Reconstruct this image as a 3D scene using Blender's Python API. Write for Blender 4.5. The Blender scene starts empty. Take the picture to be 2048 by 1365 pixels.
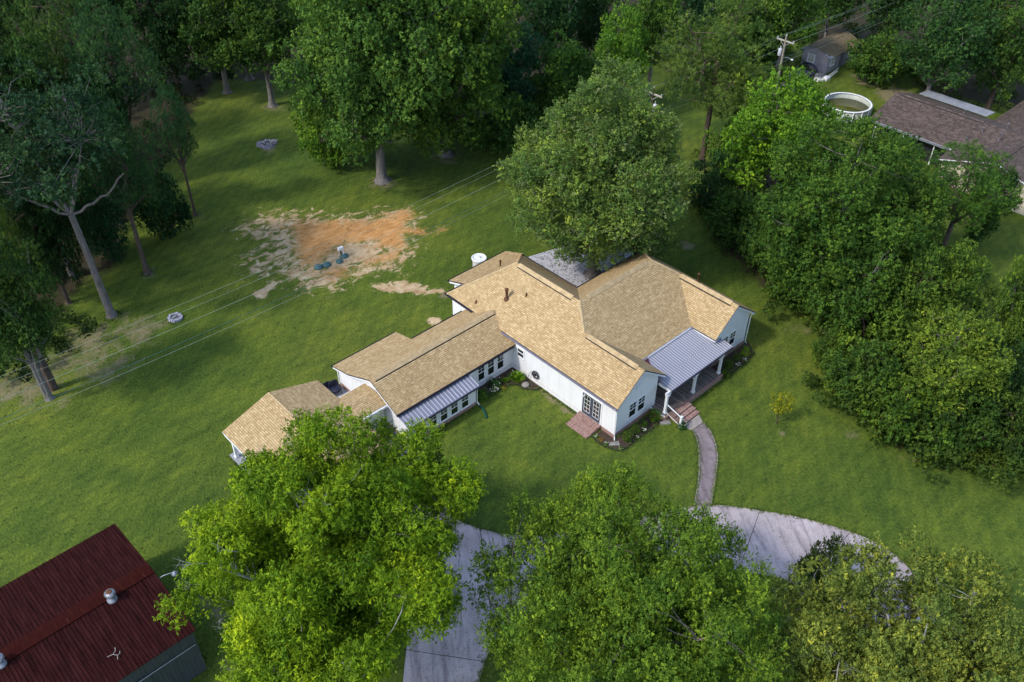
import bpy, math, random
import numpy as np
from mathutils import Vector

# ------------------------------------------------------------------ camera, sky, sun, exposure
D = bpy.data
SC = bpy.context.scene
COL = SC.collection
PITCH, YAW, ROLL = math.radians(39.548), math.radians(46.447), math.radians(0.521)
FPX, CAM_H = 1829.9, 49.0
F_ = np.array([math.cos(YAW) * math.cos(PITCH), math.sin(YAW) * math.cos(PITCH), -math.sin(PITCH)])
r_ = np.array([math.sin(YAW), -math.cos(YAW), 0.0])
u_ = np.cross(r_, F_)
R_ = math.cos(ROLL) * r_ + math.sin(ROLL) * u_
U_ = -math.sin(ROLL) * r_ + math.cos(ROLL) * u_
CP = np.array([0.0, 0.0, CAM_H])

cam_d = D.cameras.new('camera')
cam = D.objects.new('camera', cam_d)
COL.objects.link(cam)
from mathutils import Matrix
cam.matrix_world = Matrix(((R_[0], U_[0], -F_[0], 0), (R_[1], U_[1], -F_[1], 0), (R_[2], U_[2], -F_[2], CAM_H), (0, 0, 0, 1)))
cam_d.sensor_width = 36.0
cam_d.lens = FPX / 2048.0 * 36.0
cam_d.clip_end = 6000
cam_d.clip_start = 0.5
SC.camera = cam

SUN_EL, SUN_AZ_DEG = math.radians(46), 168.0          # direction the sun stands in, counter-clockwise from +X
w = D.worlds.new('World')
SC.world = w
w.use_nodes = True
nt = w.node_tree
nt.nodes.clear()
sky = nt.nodes.new('ShaderNodeTexSky')
sky.sky_type = 'NISHITA'
sky.sun_disc = False
sky.sun_elevation = SUN_EL
sky.sun_rotation = math.radians(90 - SUN_AZ_DEG)
sky.air_density = 1.0
sky.dust_density = 1.0
bg = nt.nodes.new('ShaderNodeBackground')
bg.inputs[1].default_value = 0.15
wo = nt.nodes.new('ShaderNodeOutputWorld')
nt.links.new(sky.outputs[0], bg.inputs[0])
nt.links.new(bg.outputs[0], wo.inputs[0])

sl = D.lights.new('sun', 'SUN')
sl.energy = 1.25
sl.angle = math.radians(5)
sl.color = (1.0, 0.95, 0.86)
sun = D.objects.new('sun', sl)
COL.objects.link(sun)
sd = Vector((math.cos(SUN_EL) * math.cos(math.radians(SUN_AZ_DEG)), math.cos(SUN_EL) * math.sin(math.radians(SUN_AZ_DEG)), math.sin(SUN_EL)))
sun.rotation_euler = sd.to_track_quat('Z', 'Y').to_euler()
sun.location = (0, 0, 80)
SC.view_settings.view_transform = 'Standard'
SC.view_settings.look = 'None'
SC.view_settings.exposure = 1.17
SC.view_settings.gamma = 1.0
SC.render.engine = 'CYCLES'
SC.cycles.max_bounces = 6
SC.cycles.transparent_max_bounces = 8
SC.cycles.use_denoising = True


def ray(px, py):
    return F_ * FPX + R_ * (px - 1024.0) - U_ * (py - 682.5)


def gp(px, py, z=0.0):
    """the place, at height z, that was measured at this spot of the survey photograph"""
    d = ray(px, py)
    return CP + d * ((z - CAM_H) / d[2])


def depth(p):
    return float((np.asarray(p) - CP) @ F_)


# ------------------------------------------------------------------ materials
def mat(name):
    m = D.materials.new(name)
    m.use_nodes = True
    n = m.node_tree.nodes
    for x in list(n):
        n.remove(x)
    out = n.new('ShaderNodeOutputMaterial')
    b = n.new('ShaderNodeBsdfPrincipled')
    m.node_tree.links.new(b.outputs[0], out.inputs[0])
    return m, m.node_tree, b, out


def N(t, kind, **kw):
    n = t.nodes.new('ShaderNode' + kind)
    for k, v in kw.items():
        setattr(n, k, v)
    return n


def ramp(t, src, stops):
    r = N(t, 'ValToRGB')
    cr = r.color_ramp
    while len(cr.elements) > 1:
        cr.elements.remove(cr.elements[-1])
    cr.elements[0].position = stops[0][0]
    cr.elements[0].color = (*stops[0][1], 1)
    for p, c in stops[1:]:
        e = cr.elements.new(p)
        e.color = (*c, 1)
    t.links.new(src, r.inputs[0])
    return r.outputs[0]


def noise(t, vec, scale, detail=4, rough=0.55, dist=0.0):
    n = N(t, 'TexNoise')
    n.inputs['Scale'].default_value = scale
    n.inputs['Detail'].default_value = detail
    n.inputs['Roughness'].default_value = rough
    n.inputs['Distortion'].default_value = dist
    if vec is not None:
        t.links.new(vec, n.inputs['Vector'])
    return n.outputs[0]


def mixc(t, fac, a, b, mode='MIX'):
    m = N(t, 'Mix', data_type='RGBA', blend_type=mode)
    for i, v in ((0, fac), (6, a), (7, b)):
        if hasattr(v, 'node'):
            t.links.new(v, m.inputs[i])
        else:
            m.inputs[i].default_value = v if i == 0 else (*v, 1)
    return m.outputs[2]


def mth(t, op, a, b=None, c=None):
    m = N(t, 'Math', operation=op)
    for i, v in enumerate((a, b, c)):
        if v is None:
            continue
        if hasattr(v, 'node'):
            t.links.new(v, m.inputs[i])
        else:
            m.inputs[i].default_value = v
    return m.outputs[0]


def mapping(t, src, scale=(1, 1, 1), rot=(0, 0, 0), loc=(0, 0, 0)):
    m = N(t, 'Mapping')
    m.inputs['Scale'].default_value = scale
    m.inputs['Rotation'].default_value = rot
    m.inputs['Location'].default_value = loc
    t.links.new(src, m.inputs[0])
    return m.outputs[0]


def geo_pos(t):
    return N(t, 'NewGeometry').outputs['Position']


def bump(t, b, h, strength=0.3, dist=0.02):
    n = N(t, 'Bump')
    n.inputs['Strength'].default_value = strength
    n.inputs['Distance'].default_value = dist
    t.links.new(h, n.inputs['Height'])
    t.links.new(n.outputs[0], b.inputs['Normal'])


def plain(name, col, rough=0.6, metal=0.0, var=0.12, scale=3.0, spec=0.4, bmp=0.0):
    m, t, b, o = mat(name)
    p = geo_pos(t)
    f = noise(t, p, scale, 5, 0.6)
    c = ramp(t, f, [(0.3, tuple(x * (1 - var) for x in col)), (0.7, tuple(min(1, x * (1 + var)) for x in col))])
    t.links.new(c, b.inputs['Base Color'])
    b.inputs['Roughness'].default_value = rough
    b.inputs['Metallic'].default_value = metal
    b.inputs['Specular IOR Level'].default_value = spec
    if bmp:
        bump(t, b, noise(t, p, scale * 8, 3), bmp, 0.01)
    return m


def shingle_mat(name, lo, mid, hi, row=0.2, wid=0.42, line=0.62, moss=None):
    m, t, b, o = mat(name)
    uv = N(t, 'TexCoord').outputs['UV']
    wob = N(t, 'VectorMath', operation='ADD')
    nn = N(t, 'TexNoise')
    nn.inputs['Scale'].default_value = 1.7
    t.links.new(uv, nn.inputs['Vector'])
    sc = N(t, 'VectorMath', operation='SCALE')
    t.links.new(nn.outputs['Color'], sc.inputs[0])
    sc.inputs['Scale'].default_value = 0.05
    t.links.new(uv, wob.inputs[0])
    t.links.new(sc.outputs[0], wob.inputs[1])

    def brick(wd, rw, off, sq, m_size, seed):
        k = N(t, 'TexBrick')
        k.offset = off
        k.squash = sq
        k.offset_frequency = 2
        k.inputs['Scale'].default_value = 1
        k.inputs['Mortar Size'].default_value = m_size
        k.inputs['Mortar Smooth'].default_value = 0.3
        k.inputs['Brick Width'].default_value = wd
        k.inputs['Row Height'].default_value = rw
        k.inputs['Color1'].default_value = (0, 0, 0, 1)
        k.inputs['Color2'].default_value = (1, 1, 1, 1)
        k.inputs['Mortar'].default_value = (0, 0, 0, 1)
        k.inputs['Bias'].default_value = 0
        v = mapping(t, wob.outputs[0], loc=(seed * 3.7, 0, 0))
        t.links.new(v, k.inputs['Vector'])
        return k
    k1 = brick(wid, row, 0.37, 1.3, 0.0, 1)
    k2 = brick(wid * 0.58, row, 0.61, 0.8, 0.0, 2)
    k3 = brick(wid * 30, row, 0.5, 1.0, 0.022, 3)
    s = mth(t, 'MULTIPLY', mth(t, 'ADD', k1.outputs['Color'], k2.outputs['Color']), 0.5)
    big = noise(t, uv, 0.35, 4, 0.6)
    s2 = mth(t, 'ADD', s, mth(t, 'MULTIPLY', mth(t, 'SUBTRACT', big, 0.5), 0.22))
    c = ramp(t, s2, [(0.1, lo), (0.5, mid), (0.95, hi)])
    gr = noise(t, uv, 14, 3, 0.7)
    c = mixc(t, 1.0, c, ramp(t, gr, [(0.3, (0.86, 0.86, 0.86)), (0.7, (1.1, 1.1, 1.1))]), 'MULTIPLY')
    c = mixc(t, mth(t, 'MULTIPLY', k3.outputs['Fac'], line), c, tuple(x * 0.35 for x in lo))
    if moss:
        ms = ramp(t, noise(t, uv, 0.22, 5, 0.7, 0.4), [(0.52, (0, 0, 0)), (0.62, (1, 1, 1))])
        c = mixc(t, mth(t, 'MULTIPLY', ms, 0.35), c, moss)
    t.links.new(c, b.inputs['Base Color'])
    b.inputs['Roughness'].default_value = 0.9
    b.inputs['Specular IOR Level'].default_value = 0.2
    hh = mth(t, 'SUBTRACT', s, mth(t, 'MULTIPLY', k3.outputs['Fac'], 1.0))
    bump(t, b, hh, 0.5, 0.03)
    return m


M = {}
M['shingle'] = shingle_mat('tan_shingle', (0.37, 0.25, 0.12), (0.46, 0.322, 0.16), (0.60, 0.445, 0.24), row=0.155, wid=0.26, line=0.6)
M['shingle_plum'] = shingle_mat('plum_shingle', (0.06, 0.042, 0.035), (0.095, 0.068, 0.056), (0.15, 0.112, 0.09), row=0.2, line=0.3)
M['vent_cap'] = plain('tan_ridge_cap', (0.44, 0.32, 0.17), 0.9, var=0.25, scale=2.5)
M['white'] = plain('white_paint', (0.80, 0.80, 0.80), 0.55, var=0.02)
M['trim'] = plain('white_trim', (0.78, 0.78, 0.79), 0.45, var=0.02)
M['gutter'] = plain('dark_gutter', (0.045, 0.045, 0.075), 0.4, metal=0.3)
M['gutter_grey'] = plain('grey_gutter', (0.30, 0.29, 0.37), 0.4, metal=0.3)
M['maroon'] = plain('maroon_flashing', (0.07, 0.012, 0.022), 0.6)
M['dark'] = plain('dark_recess', (0.015, 0.015, 0.018), 0.8)
M['door'] = plain('slate_door_paint', (0.055, 0.065, 0.095), 0.4)
M['rust'] = plain('rusty_steel', (0.12, 0.055, 0.025), 0.8, metal=0.2, var=0.4, scale=8)
M['galv'] = plain('galvanised_steel', (0.30, 0.31, 0.35), 0.45, metal=0.5)
M['black'] = plain('black_metal', (0.012, 0.013, 0.016), 0.45)
M['navy'] = plain('navy_cover', (0.012, 0.014, 0.035), 0.6, var=0.3)
M['green_plastic'] = plain('green_downspout', (0.006, 0.07, 0.05), 0.4)
M['teal'] = plain('teal_plastic', (0.055, 0.125, 0.125), 0.5, var=0.15)
M['stone'] = plain('stone', (0.26, 0.24, 0.22), 0.9, var=0.25, scale=5, bmp=0.4)
M['pale_block'] = plain('pale_block', (0.34, 0.34, 0.41), 0.9, var=0.3, scale=6, bmp=0.4)
M['ash'] = plain('ash', (0.17, 0.16, 0.18), 1.0, var=0.7, scale=7, bmp=0.6)
M['log'] = plain('bleached_log', (0.45, 0.43, 0.40), 0.9, var=0.2)
M['concrete_tank'] = plain('pale_concrete', (0.50, 0.48, 0.44), 0.9, var=0.1, bmp=0.2)
M['pole_wood'] = plain('weathered_pole', (0.30, 0.25, 0.19), 0.95, var=0.25, scale=4)
M['pole_dark'] = plain('creosote_pole', (0.045, 0.03, 0.025), 0.95, var=0.25, scale=4)
M['arm_wood'] = plain('pale_crossarm', (0.42, 0.39, 0.32), 0.9)
M['porcelain'] = plain('white_porcelain', (0.70, 0.70, 0.72), 0.25)
M['transformer'] = plain('pale_grey_enamel', (0.55, 0.56, 0.58), 0.4)
M['wire'] = plain('pale_wire', (0.30, 0.36, 0.28), 0.5, metal=0.2)
M['wire_teal'] = plain('teal_wire', (0.04, 0.13, 0.12), 0.5)
M['blind'] = plain('cream_blind', (0.50, 0.47, 0.34), 0.8)
M['shed_wall'] = plain('lilac_grey_board', (0.20, 0.19, 0.23), 0.8)
M['mulch'] = plain('mulch', (0.055, 0.036, 0.026), 1.0, var=0.5, scale=9, bmp=0.8)
M['edging'] = plain('black_edging', (0.014, 0.013, 0.012), 0.8)
M['cream_brick'] = plain('cream_brick', (0.52, 0.45, 0.34), 0.9, var=0.25, scale=6)
M['car_paint'] = plain('slate_blue_paint', (0.035, 0.04, 0.07), 0.3)
M['petal'] = plain('white_petal', (0.75, 0.73, 0.70), 0.6)
M['soil_pot'] = plain('brown_barrel', (0.16, 0.10, 0.055), 0.8, var=0.3, scale=10)


def glass_mat():
    m, t, b, o = mat('window_glass')
    b.inputs['Base Color'].default_value = (0.012, 0.016, 0.014, 1)
    b.inputs['Roughness'].default_value = 0.04
    b.inputs['Specular IOR Level'].default_value = 0.9
    b.inputs['Coat Weight'].default_value = 0.6
    p = geo_pos(t)
    bump(t, b, noise(t, p, 1.3, 2), 0.06, 0.03)
    return m


M['glass'] = glass_mat()


def siding_mat():
    """white board-and-batten wall: thin upright battens, faint grime low down"""
    m, t, b, o = mat('white_siding')
    uv = N(t, 'TexCoord').outputs['UV']
    k = N(t, 'TexBrick')
    k.offset = 0
    k.inputs['Scale'].default_value = 1
    k.inputs['Mortar Size'].default_value = 0.02
    k.inputs['Mortar Smooth'].default_value = 0.1
    k.inputs['Brick Width'].default_value = 0.61
    k.inputs['Row Height'].default_value = 60.0
    t.links.new(uv, k.inputs['Vector'])
    g = noise(t, mapping(t, uv, (0.8, 0.25, 1)), 2.0, 5, 0.6)
    c = ramp(t, g, [(0.3, (0.74, 0.74, 0.75)), (0.65, (0.81, 0.81, 0.81))])
    c = mixc(t, mth(t, 'MULTIPLY', k.outputs['Fac'], 0.22), c, (0.45, 0.45, 0.47))
    t.links.new(c, b.inputs['Base Color'])
    b.inputs['Roughness'].default_value = 0.55
    bump(t, b, k.outputs['Fac'], 0.35, 0.02)
    return m


M['siding'] = siding_mat()


def lap_mat(name, col, vertical=False, step=0.2):
    m, t, b, o = mat(name)
    uv = N(t, 'TexCoord').outputs['UV']
    s = N(t, 'SeparateXYZ')
    t.links.new(uv, s.inputs[0])
    a = s.outputs[0] if vertical else s.outputs[1]
    fr = mth(t, 'FRACT', mth(t, 'DIVIDE', a, step))
    ln = ramp(t, fr, [(0.0, (0.45,) * 3), (0.1, (1, 1, 1)), (0.9, (1, 1, 1)), (1.0, (0.7,) * 3)])
    g = ramp(t, noise(t, uv, 1.5, 5), [(0.3, tuple(x * 0.8 for x in col)), (0.7, tuple(x * 1.15 for x in col))])
    t.links.new(mixc(t, 1.0, g, ln, 'MULTIPLY'), b.inputs['Base Color'])
    b.inputs['Roughness'].default_value = 0.7
    bump(t, b, fr, 0.3, 0.02)
    return m


M['shed_lap'] = lap_mat('shed_lap_board', (0.42, 0.37, 0.40), step=0.25)


def brick_mat(name='red_brick', w_=0.21, h_=0.075, c1=(0.20, 0.065, 0.045), c2=(0.34, 0.17, 0.13), mor=(0.42, 0.36, 0.33)):
    m, t, b, o = mat(name)
    uv = N(t, 'TexCoord').outputs['UV']
    k = N(t, 'TexBrick')
    k.inputs['Scale'].default_value = 1
    k.inputs['Mortar Size'].default_value = 0.012
    k.inputs['Brick Width'].default_value = w_
    k.inputs['Row Height'].default_value = h_
    k.inputs['Color1'].default_value = (*c1, 1)
    k.inputs['Color2'].default_value = (*c2, 1)
    k.inputs['Mortar'].default_value = (*mor, 1)
    t.links.new(uv, k.inputs['Vector'])
    g = ramp(t, noise(t, uv, 6, 4), [(0.3, (0.7, 0.7, 0.7)), (0.7, (1.2, 1.15, 1.15))])
    t.links.new(mixc(t, 1.0, k.outputs['Color'], g, 'MULTIPLY'), b.inputs['Base Color'])
    b.inputs['Roughness'].default_value = 0.9
    bump(t, b, mth(t, 'SUBTRACT', 1.0, k.outputs['Fac']), 0.5, 0.01)
    return m


M['brick'] = brick_mat()
M['brick_tread'] = brick_mat('brick_tread', 0.09, 0.22, (0.22, 0.075, 0.05), (0.36, 0.20, 0.15), (0.40, 0.33, 0.30))


def metal_roof_mat(name, col, streak, metal=0.35, rough=0.42, grime=(0.1, 0.1, 0.12)):
    m, t, b, o = mat(name)
    uv = N(t, 'TexCoord').outputs['UV']
    g = noise(t, mapping(t, uv, (2.5, 0.35, 1)), 1.5, 5, 0.65)
    c = ramp(t, g, [(0.3, tuple(x * (1 - streak) for x in col)), (0.7, tuple(x * (1 + streak) for x in col))])
    g2 = ramp(t, noise(t, uv, 0.45, 5, 0.7), [(0.5, (0, 0, 0)), (0.75, (1, 1, 1))])
    c = mixc(t, mth(t, 'MULTIPLY', g2, 0.35), c, grime)
    t.links.new(c, b.inputs['Base Color'])
    b.inputs['Roughness'].default_value = rough
    b.inputs['Metallic'].default_value = metal
    return m


M['metal_rib_lit'] = metal_roof_mat('galvalume_rib_lit', (0.46, 0.46, 0.51), 0.1, grime=(0.5, 0.5, 0.58))  # same metal as the sheet, painted lighter where ribs catch light
M['metal_roof'] = metal_roof_mat('galvalume_roof', (0.26, 0.26, 0.31), 0.12, grime=(0.20, 0.20, 0.25))
M['barn_roof'] = metal_roof_mat('oxide_red_roof', (0.030, 0.0085, 0.008), 0.6, metal=0.0, rough=0.9, grime=(0.018, 0.008, 0.012))
M['barn_roof'].node_tree.nodes['Principled BSDF'].inputs['Specular IOR Level'].default_value = 0.02
M['barn_wall'] = metal_roof_mat('blue_grey_sheet', (0.045, 0.055, 0.062), 0.2, metal=0.1, rough=0.6, grime=(0.08, 0.075, 0.06))
M['old_sheet'] = metal_roof_mat('weathered_sheet', (0.34, 0.34, 0.36), 0.3, metal=0.1, rough=0.6, grime=(0.20, 0.18, 0.17))


def litter_roof_mat():
    """rusty ribbed sheet with a mat of brown leaf litter lying on its upper half"""
    m, t, b, o = mat('littered_sheet_roof')
    uv = N(t, 'TexCoord').outputs['UV']
    p = geo_pos(t)
    s = N(t, 'SeparateXYZ')
    t.links.new(p, s.inputs[0])
    base = ramp(t, noise(t, uv, 2), [(0.3, (0.30, 0.29, 0.32)), (0.7, (0.42, 0.41, 0.44))])
    lit = ramp(t, noise(t, p, 3.0, 5, 0.7), [(0.35, (0.085, 0.062, 0.03)), (0.65, (0.20, 0.15, 0.08))])
    h = mth(t, 'ADD', mth(t, 'MULTIPLY', mth(t, 'SUBTRACT', s.outputs[0], 108.0), 0.35), mth(t, 'MULTIPLY', mth(t, 'SUBTRACT', s.outputs[2], 2.3), 0.8))
    f = ramp(t, mth(t, 'ADD', h, mth(t, 'MULTIPLY', noise(t, p, 1.6, 4), 1.2)), [(0.98, (0, 0, 0)), (1.0, (1, 1, 1))])
    f2 = mth(t, 'MINIMUM', f, 1.0)
    t.links.new(mixc(t, f2, base, lit), b.inputs['Base Color'])
    b.inputs['Roughness'].default_value = 0.8
    return m


M['litter_roof'] = litter_roof_mat()


def barn_ridge_mat():
    m, t, b, o = mat('rusty_ridge_strip')
    uv = N(t, 'TexCoord').outputs['UV']
    n1 = noise(t, mapping(t, uv, (3.2, 0.12, 1)), 2.0, 4, 0.8)
    c = ramp(t, n1, [(0.3, (0.024, 0.005, 0.005)), (0.58, (0.036, 0.008, 0.006)), (0.67, (0.06, 0.018, 0.008)), (0.70, (0.30, 0.22, 0.17)), (0.73, (0.06, 0.016, 0.008))])
    t.links.new(c, b.inputs['Base Color'])
    b.inputs['Roughness'].default_value = 0.9
    b.inputs['Specular IOR Level'].default_value = 0.02
    return m


M['barn_ridge'] = barn_ridge_mat()


def plank_mat():
    m, t, b, o = mat('weathered_deck_boards')
    uv = N(t, 'TexCoord').outputs['UV']
    k = N(t, 'TexBrick')
    k.inputs['Scale'].default_value = 1
    k.inputs['Mortar Size'].default_value = 0.006
    k.inputs['Brick Width'].default_value = 3.0
    k.inputs['Row Height'].default_value = 0.14
    k.inputs['Color1'].default_value = (0.085, 0.065, 0.055, 1)
    k.inputs['Color2'].default_value = (0.21, 0.175, 0.15, 1)
    k.inputs['Mortar'].default_value = (0.02, 0.015, 0.015, 1)
    t.links.new(mapping(t, uv, rot=(0, 0, math.radians(90))), k.inputs['Vector'])
    g = ramp(t, noise(t, mapping(t, uv, (1, 6, 1)), 1.2, 4), [(0.3, (0.75,) * 3), (0.7, (1.25,) * 3)])
    t.links.new(mixc(t, 1.0, k.outputs['Color'], g, 'MULTIPLY'), b.inputs['Base Color'])
    b.inputs['Roughness'].default_value = 0.75
    return m


M['deck'] = plank_mat()


def concrete_mat(name, c_lo, c_hi, stain, sc=0.6, ang=0.5):
    m, t, b, o = mat(name)
    p = geo_pos(t)
    big = noise(t, p, sc, 6, 0.65, 0.3)
    c = ramp(t, big, [(0.3, c_lo), (0.7, c_hi)])
    st = noise(t, mapping(t, mapping(t, p, rot=(0, 0, -0.95)), (0.22, 1.9, 1)), 1.0, 6, 0.7, 0.6)
    s = ramp(t, st, [(0.48, (0, 0, 0)), (0.66, (1, 1, 1))])
    c = mixc(t, mth(t, 'MULTIPLY', s, 0.75), c, stain)
    fine = ramp(t, noise(t, p, 9, 4, 0.7), [(0.3, (0.85,) * 3), (0.7, (1.12,) * 3)])
    c = mixc(t, 1.0, c, fine, 'MULTIPLY')
    t.links.new(c, b.inputs['Base Color'])
    b.inputs['Roughness'].default_value = 0.85
    b.inputs['Specular IOR Level'].default_value = 0.25
    bump(t, b, noise(t, p, 12, 4), 0.25, 0.02)
    return m


M['drive'] = concrete_mat('driveway_concrete', (0.35, 0.295, 0.29), (0.53, 0.45, 0.45), (0.19, 0.155, 0.165), 0.5, 0.9)
M['walk'] = concrete_mat('walk_concrete', (0.17, 0.135, 0.14), (0.28, 0.23, 0.23), (0.10, 0.07, 0.075), 1.2, 0.3)
M['walk_pale'] = concrete_mat('pale_concrete_slab', (0.30, 0.26, 0.23), (0.38, 0.34, 0.31), (0.24, 0.20, 0.18), 1.2, 0.3)
M['slab'] = plain('floor_slab', (0.30, 0.30, 0.33), 0.9, var=0.1)


def gravel_mat():
    m, t, b, o = mat('pale_gravel')
    p = geo_pos(t)
    v = N(t, 'TexVoronoi')
    v.inputs['Scale'].default_value = 7
    t.links.new(p, v.inputs['Vector'])
    s = N(t, 'SeparateColor')
    t.links.new(v.outputs['Color'], s.inputs[0])
    c = ramp(t, s.outputs[0], [(0.0, (0.14, 0.13, 0.13)), (0.3, (0.40, 0.39, 0.42)), (1.0, (0.52, 0.51, 0.55))])
    t.links.new(c, b.inputs['Base Color'])
    b.inputs['Roughness'].default_value = 0.9
    bump(t, b, v.outputs['Distance'], 0.6, 0.03)
    return m


M['gravel'] = gravel_mat()


def water_mat():
    m, t, b, o = mat('green_pool_water')
    b.inputs['Base Color'].default_value = (0.075, 0.075, 0.008, 1)
    b.inputs['Roughness'].default_value = 0.15
    b.inputs['Specular IOR Level'].default_value = 0.2
    bump(t, b, noise(t, geo_pos(t), 2.0, 3), 0.05, 0.02)
    return m


M['water'] = water_mat()


def bark_mat(name, lo, hi):
    m, t, b, o = mat(name)
    p = N(t, 'TexCoord').outputs['Object']
    n1 = noise(t, mapping(t, p, (5, 5, 0.8)), 1.6, 6, 0.7, 0.6)
    t.links.new(ramp(t, n1, [(0.3, lo), (0.7, hi)]), b.inputs['Base Color'])
    b.inputs['Roughness'].default_value = 0.95
    b.inputs['Specular IOR Level'].default_value = 0.1
    bump(t, b, n1, 0.8, 0.06)
    return m


M['bark_grey'] = bark_mat('grey_bark', (0.07, 0.058, 0.052), (0.26, 0.23, 0.215))
M['bark_brown'] = bark_mat('brown_bark', (0.05, 0.035, 0.027), (0.15, 0.11, 0.09))
M['bark_pale'] = bark_mat('pale_branch_bark', (0.24, 0.23, 0.20), (0.48, 0.46, 0.42))


def leaf_mat(name, under=(0.16, 0.19, 0.12), under_amt=0.08, transl=0.22, spec=0.06, rough=0.65):
    m, t, b, o = mat(name)
    a = N(t, 'Attribute')
    a.attribute_name = 'tint'
    oi = N(t, 'ObjectInfo')
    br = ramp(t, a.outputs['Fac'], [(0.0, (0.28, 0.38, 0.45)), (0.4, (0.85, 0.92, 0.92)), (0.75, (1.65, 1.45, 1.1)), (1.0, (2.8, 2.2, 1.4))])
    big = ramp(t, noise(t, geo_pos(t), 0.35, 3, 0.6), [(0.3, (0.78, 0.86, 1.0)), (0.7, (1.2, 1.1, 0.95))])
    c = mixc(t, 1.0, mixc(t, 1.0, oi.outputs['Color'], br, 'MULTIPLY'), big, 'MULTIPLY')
    bf = N(t, 'NewGeometry').outputs['Backfacing']
    c2 = mixc(t, mth(t, 'MULTIPLY', bf, under_amt), c, under)
    t.links.new(c2, b.inputs['Base Color'])
    b.inputs['Roughness'].default_value = rough
    b.inputs['Specular IOR Level'].default_value = spec
    tr = N(t, 'BsdfTranslucent')
    t.links.new(mixc(t, 1.0, c, (1.15, 1.25, 0.5), 'MULTIPLY'), tr.inputs[0])
    mx = N(t, 'MixShader')
    mx.inputs[0].default_value = transl
    t.links.new(b.outputs[0], mx.inputs[1])
    t.links.new(tr.outputs[0], mx.inputs[2])
    t.links.new(mx.outputs[0], o.inputs[0])
    return m


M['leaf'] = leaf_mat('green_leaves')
M['leaf_silver'] = leaf_mat('silver_backed_leaves', (0.26, 0.27, 0.13), 0.6, 0.25)


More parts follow.
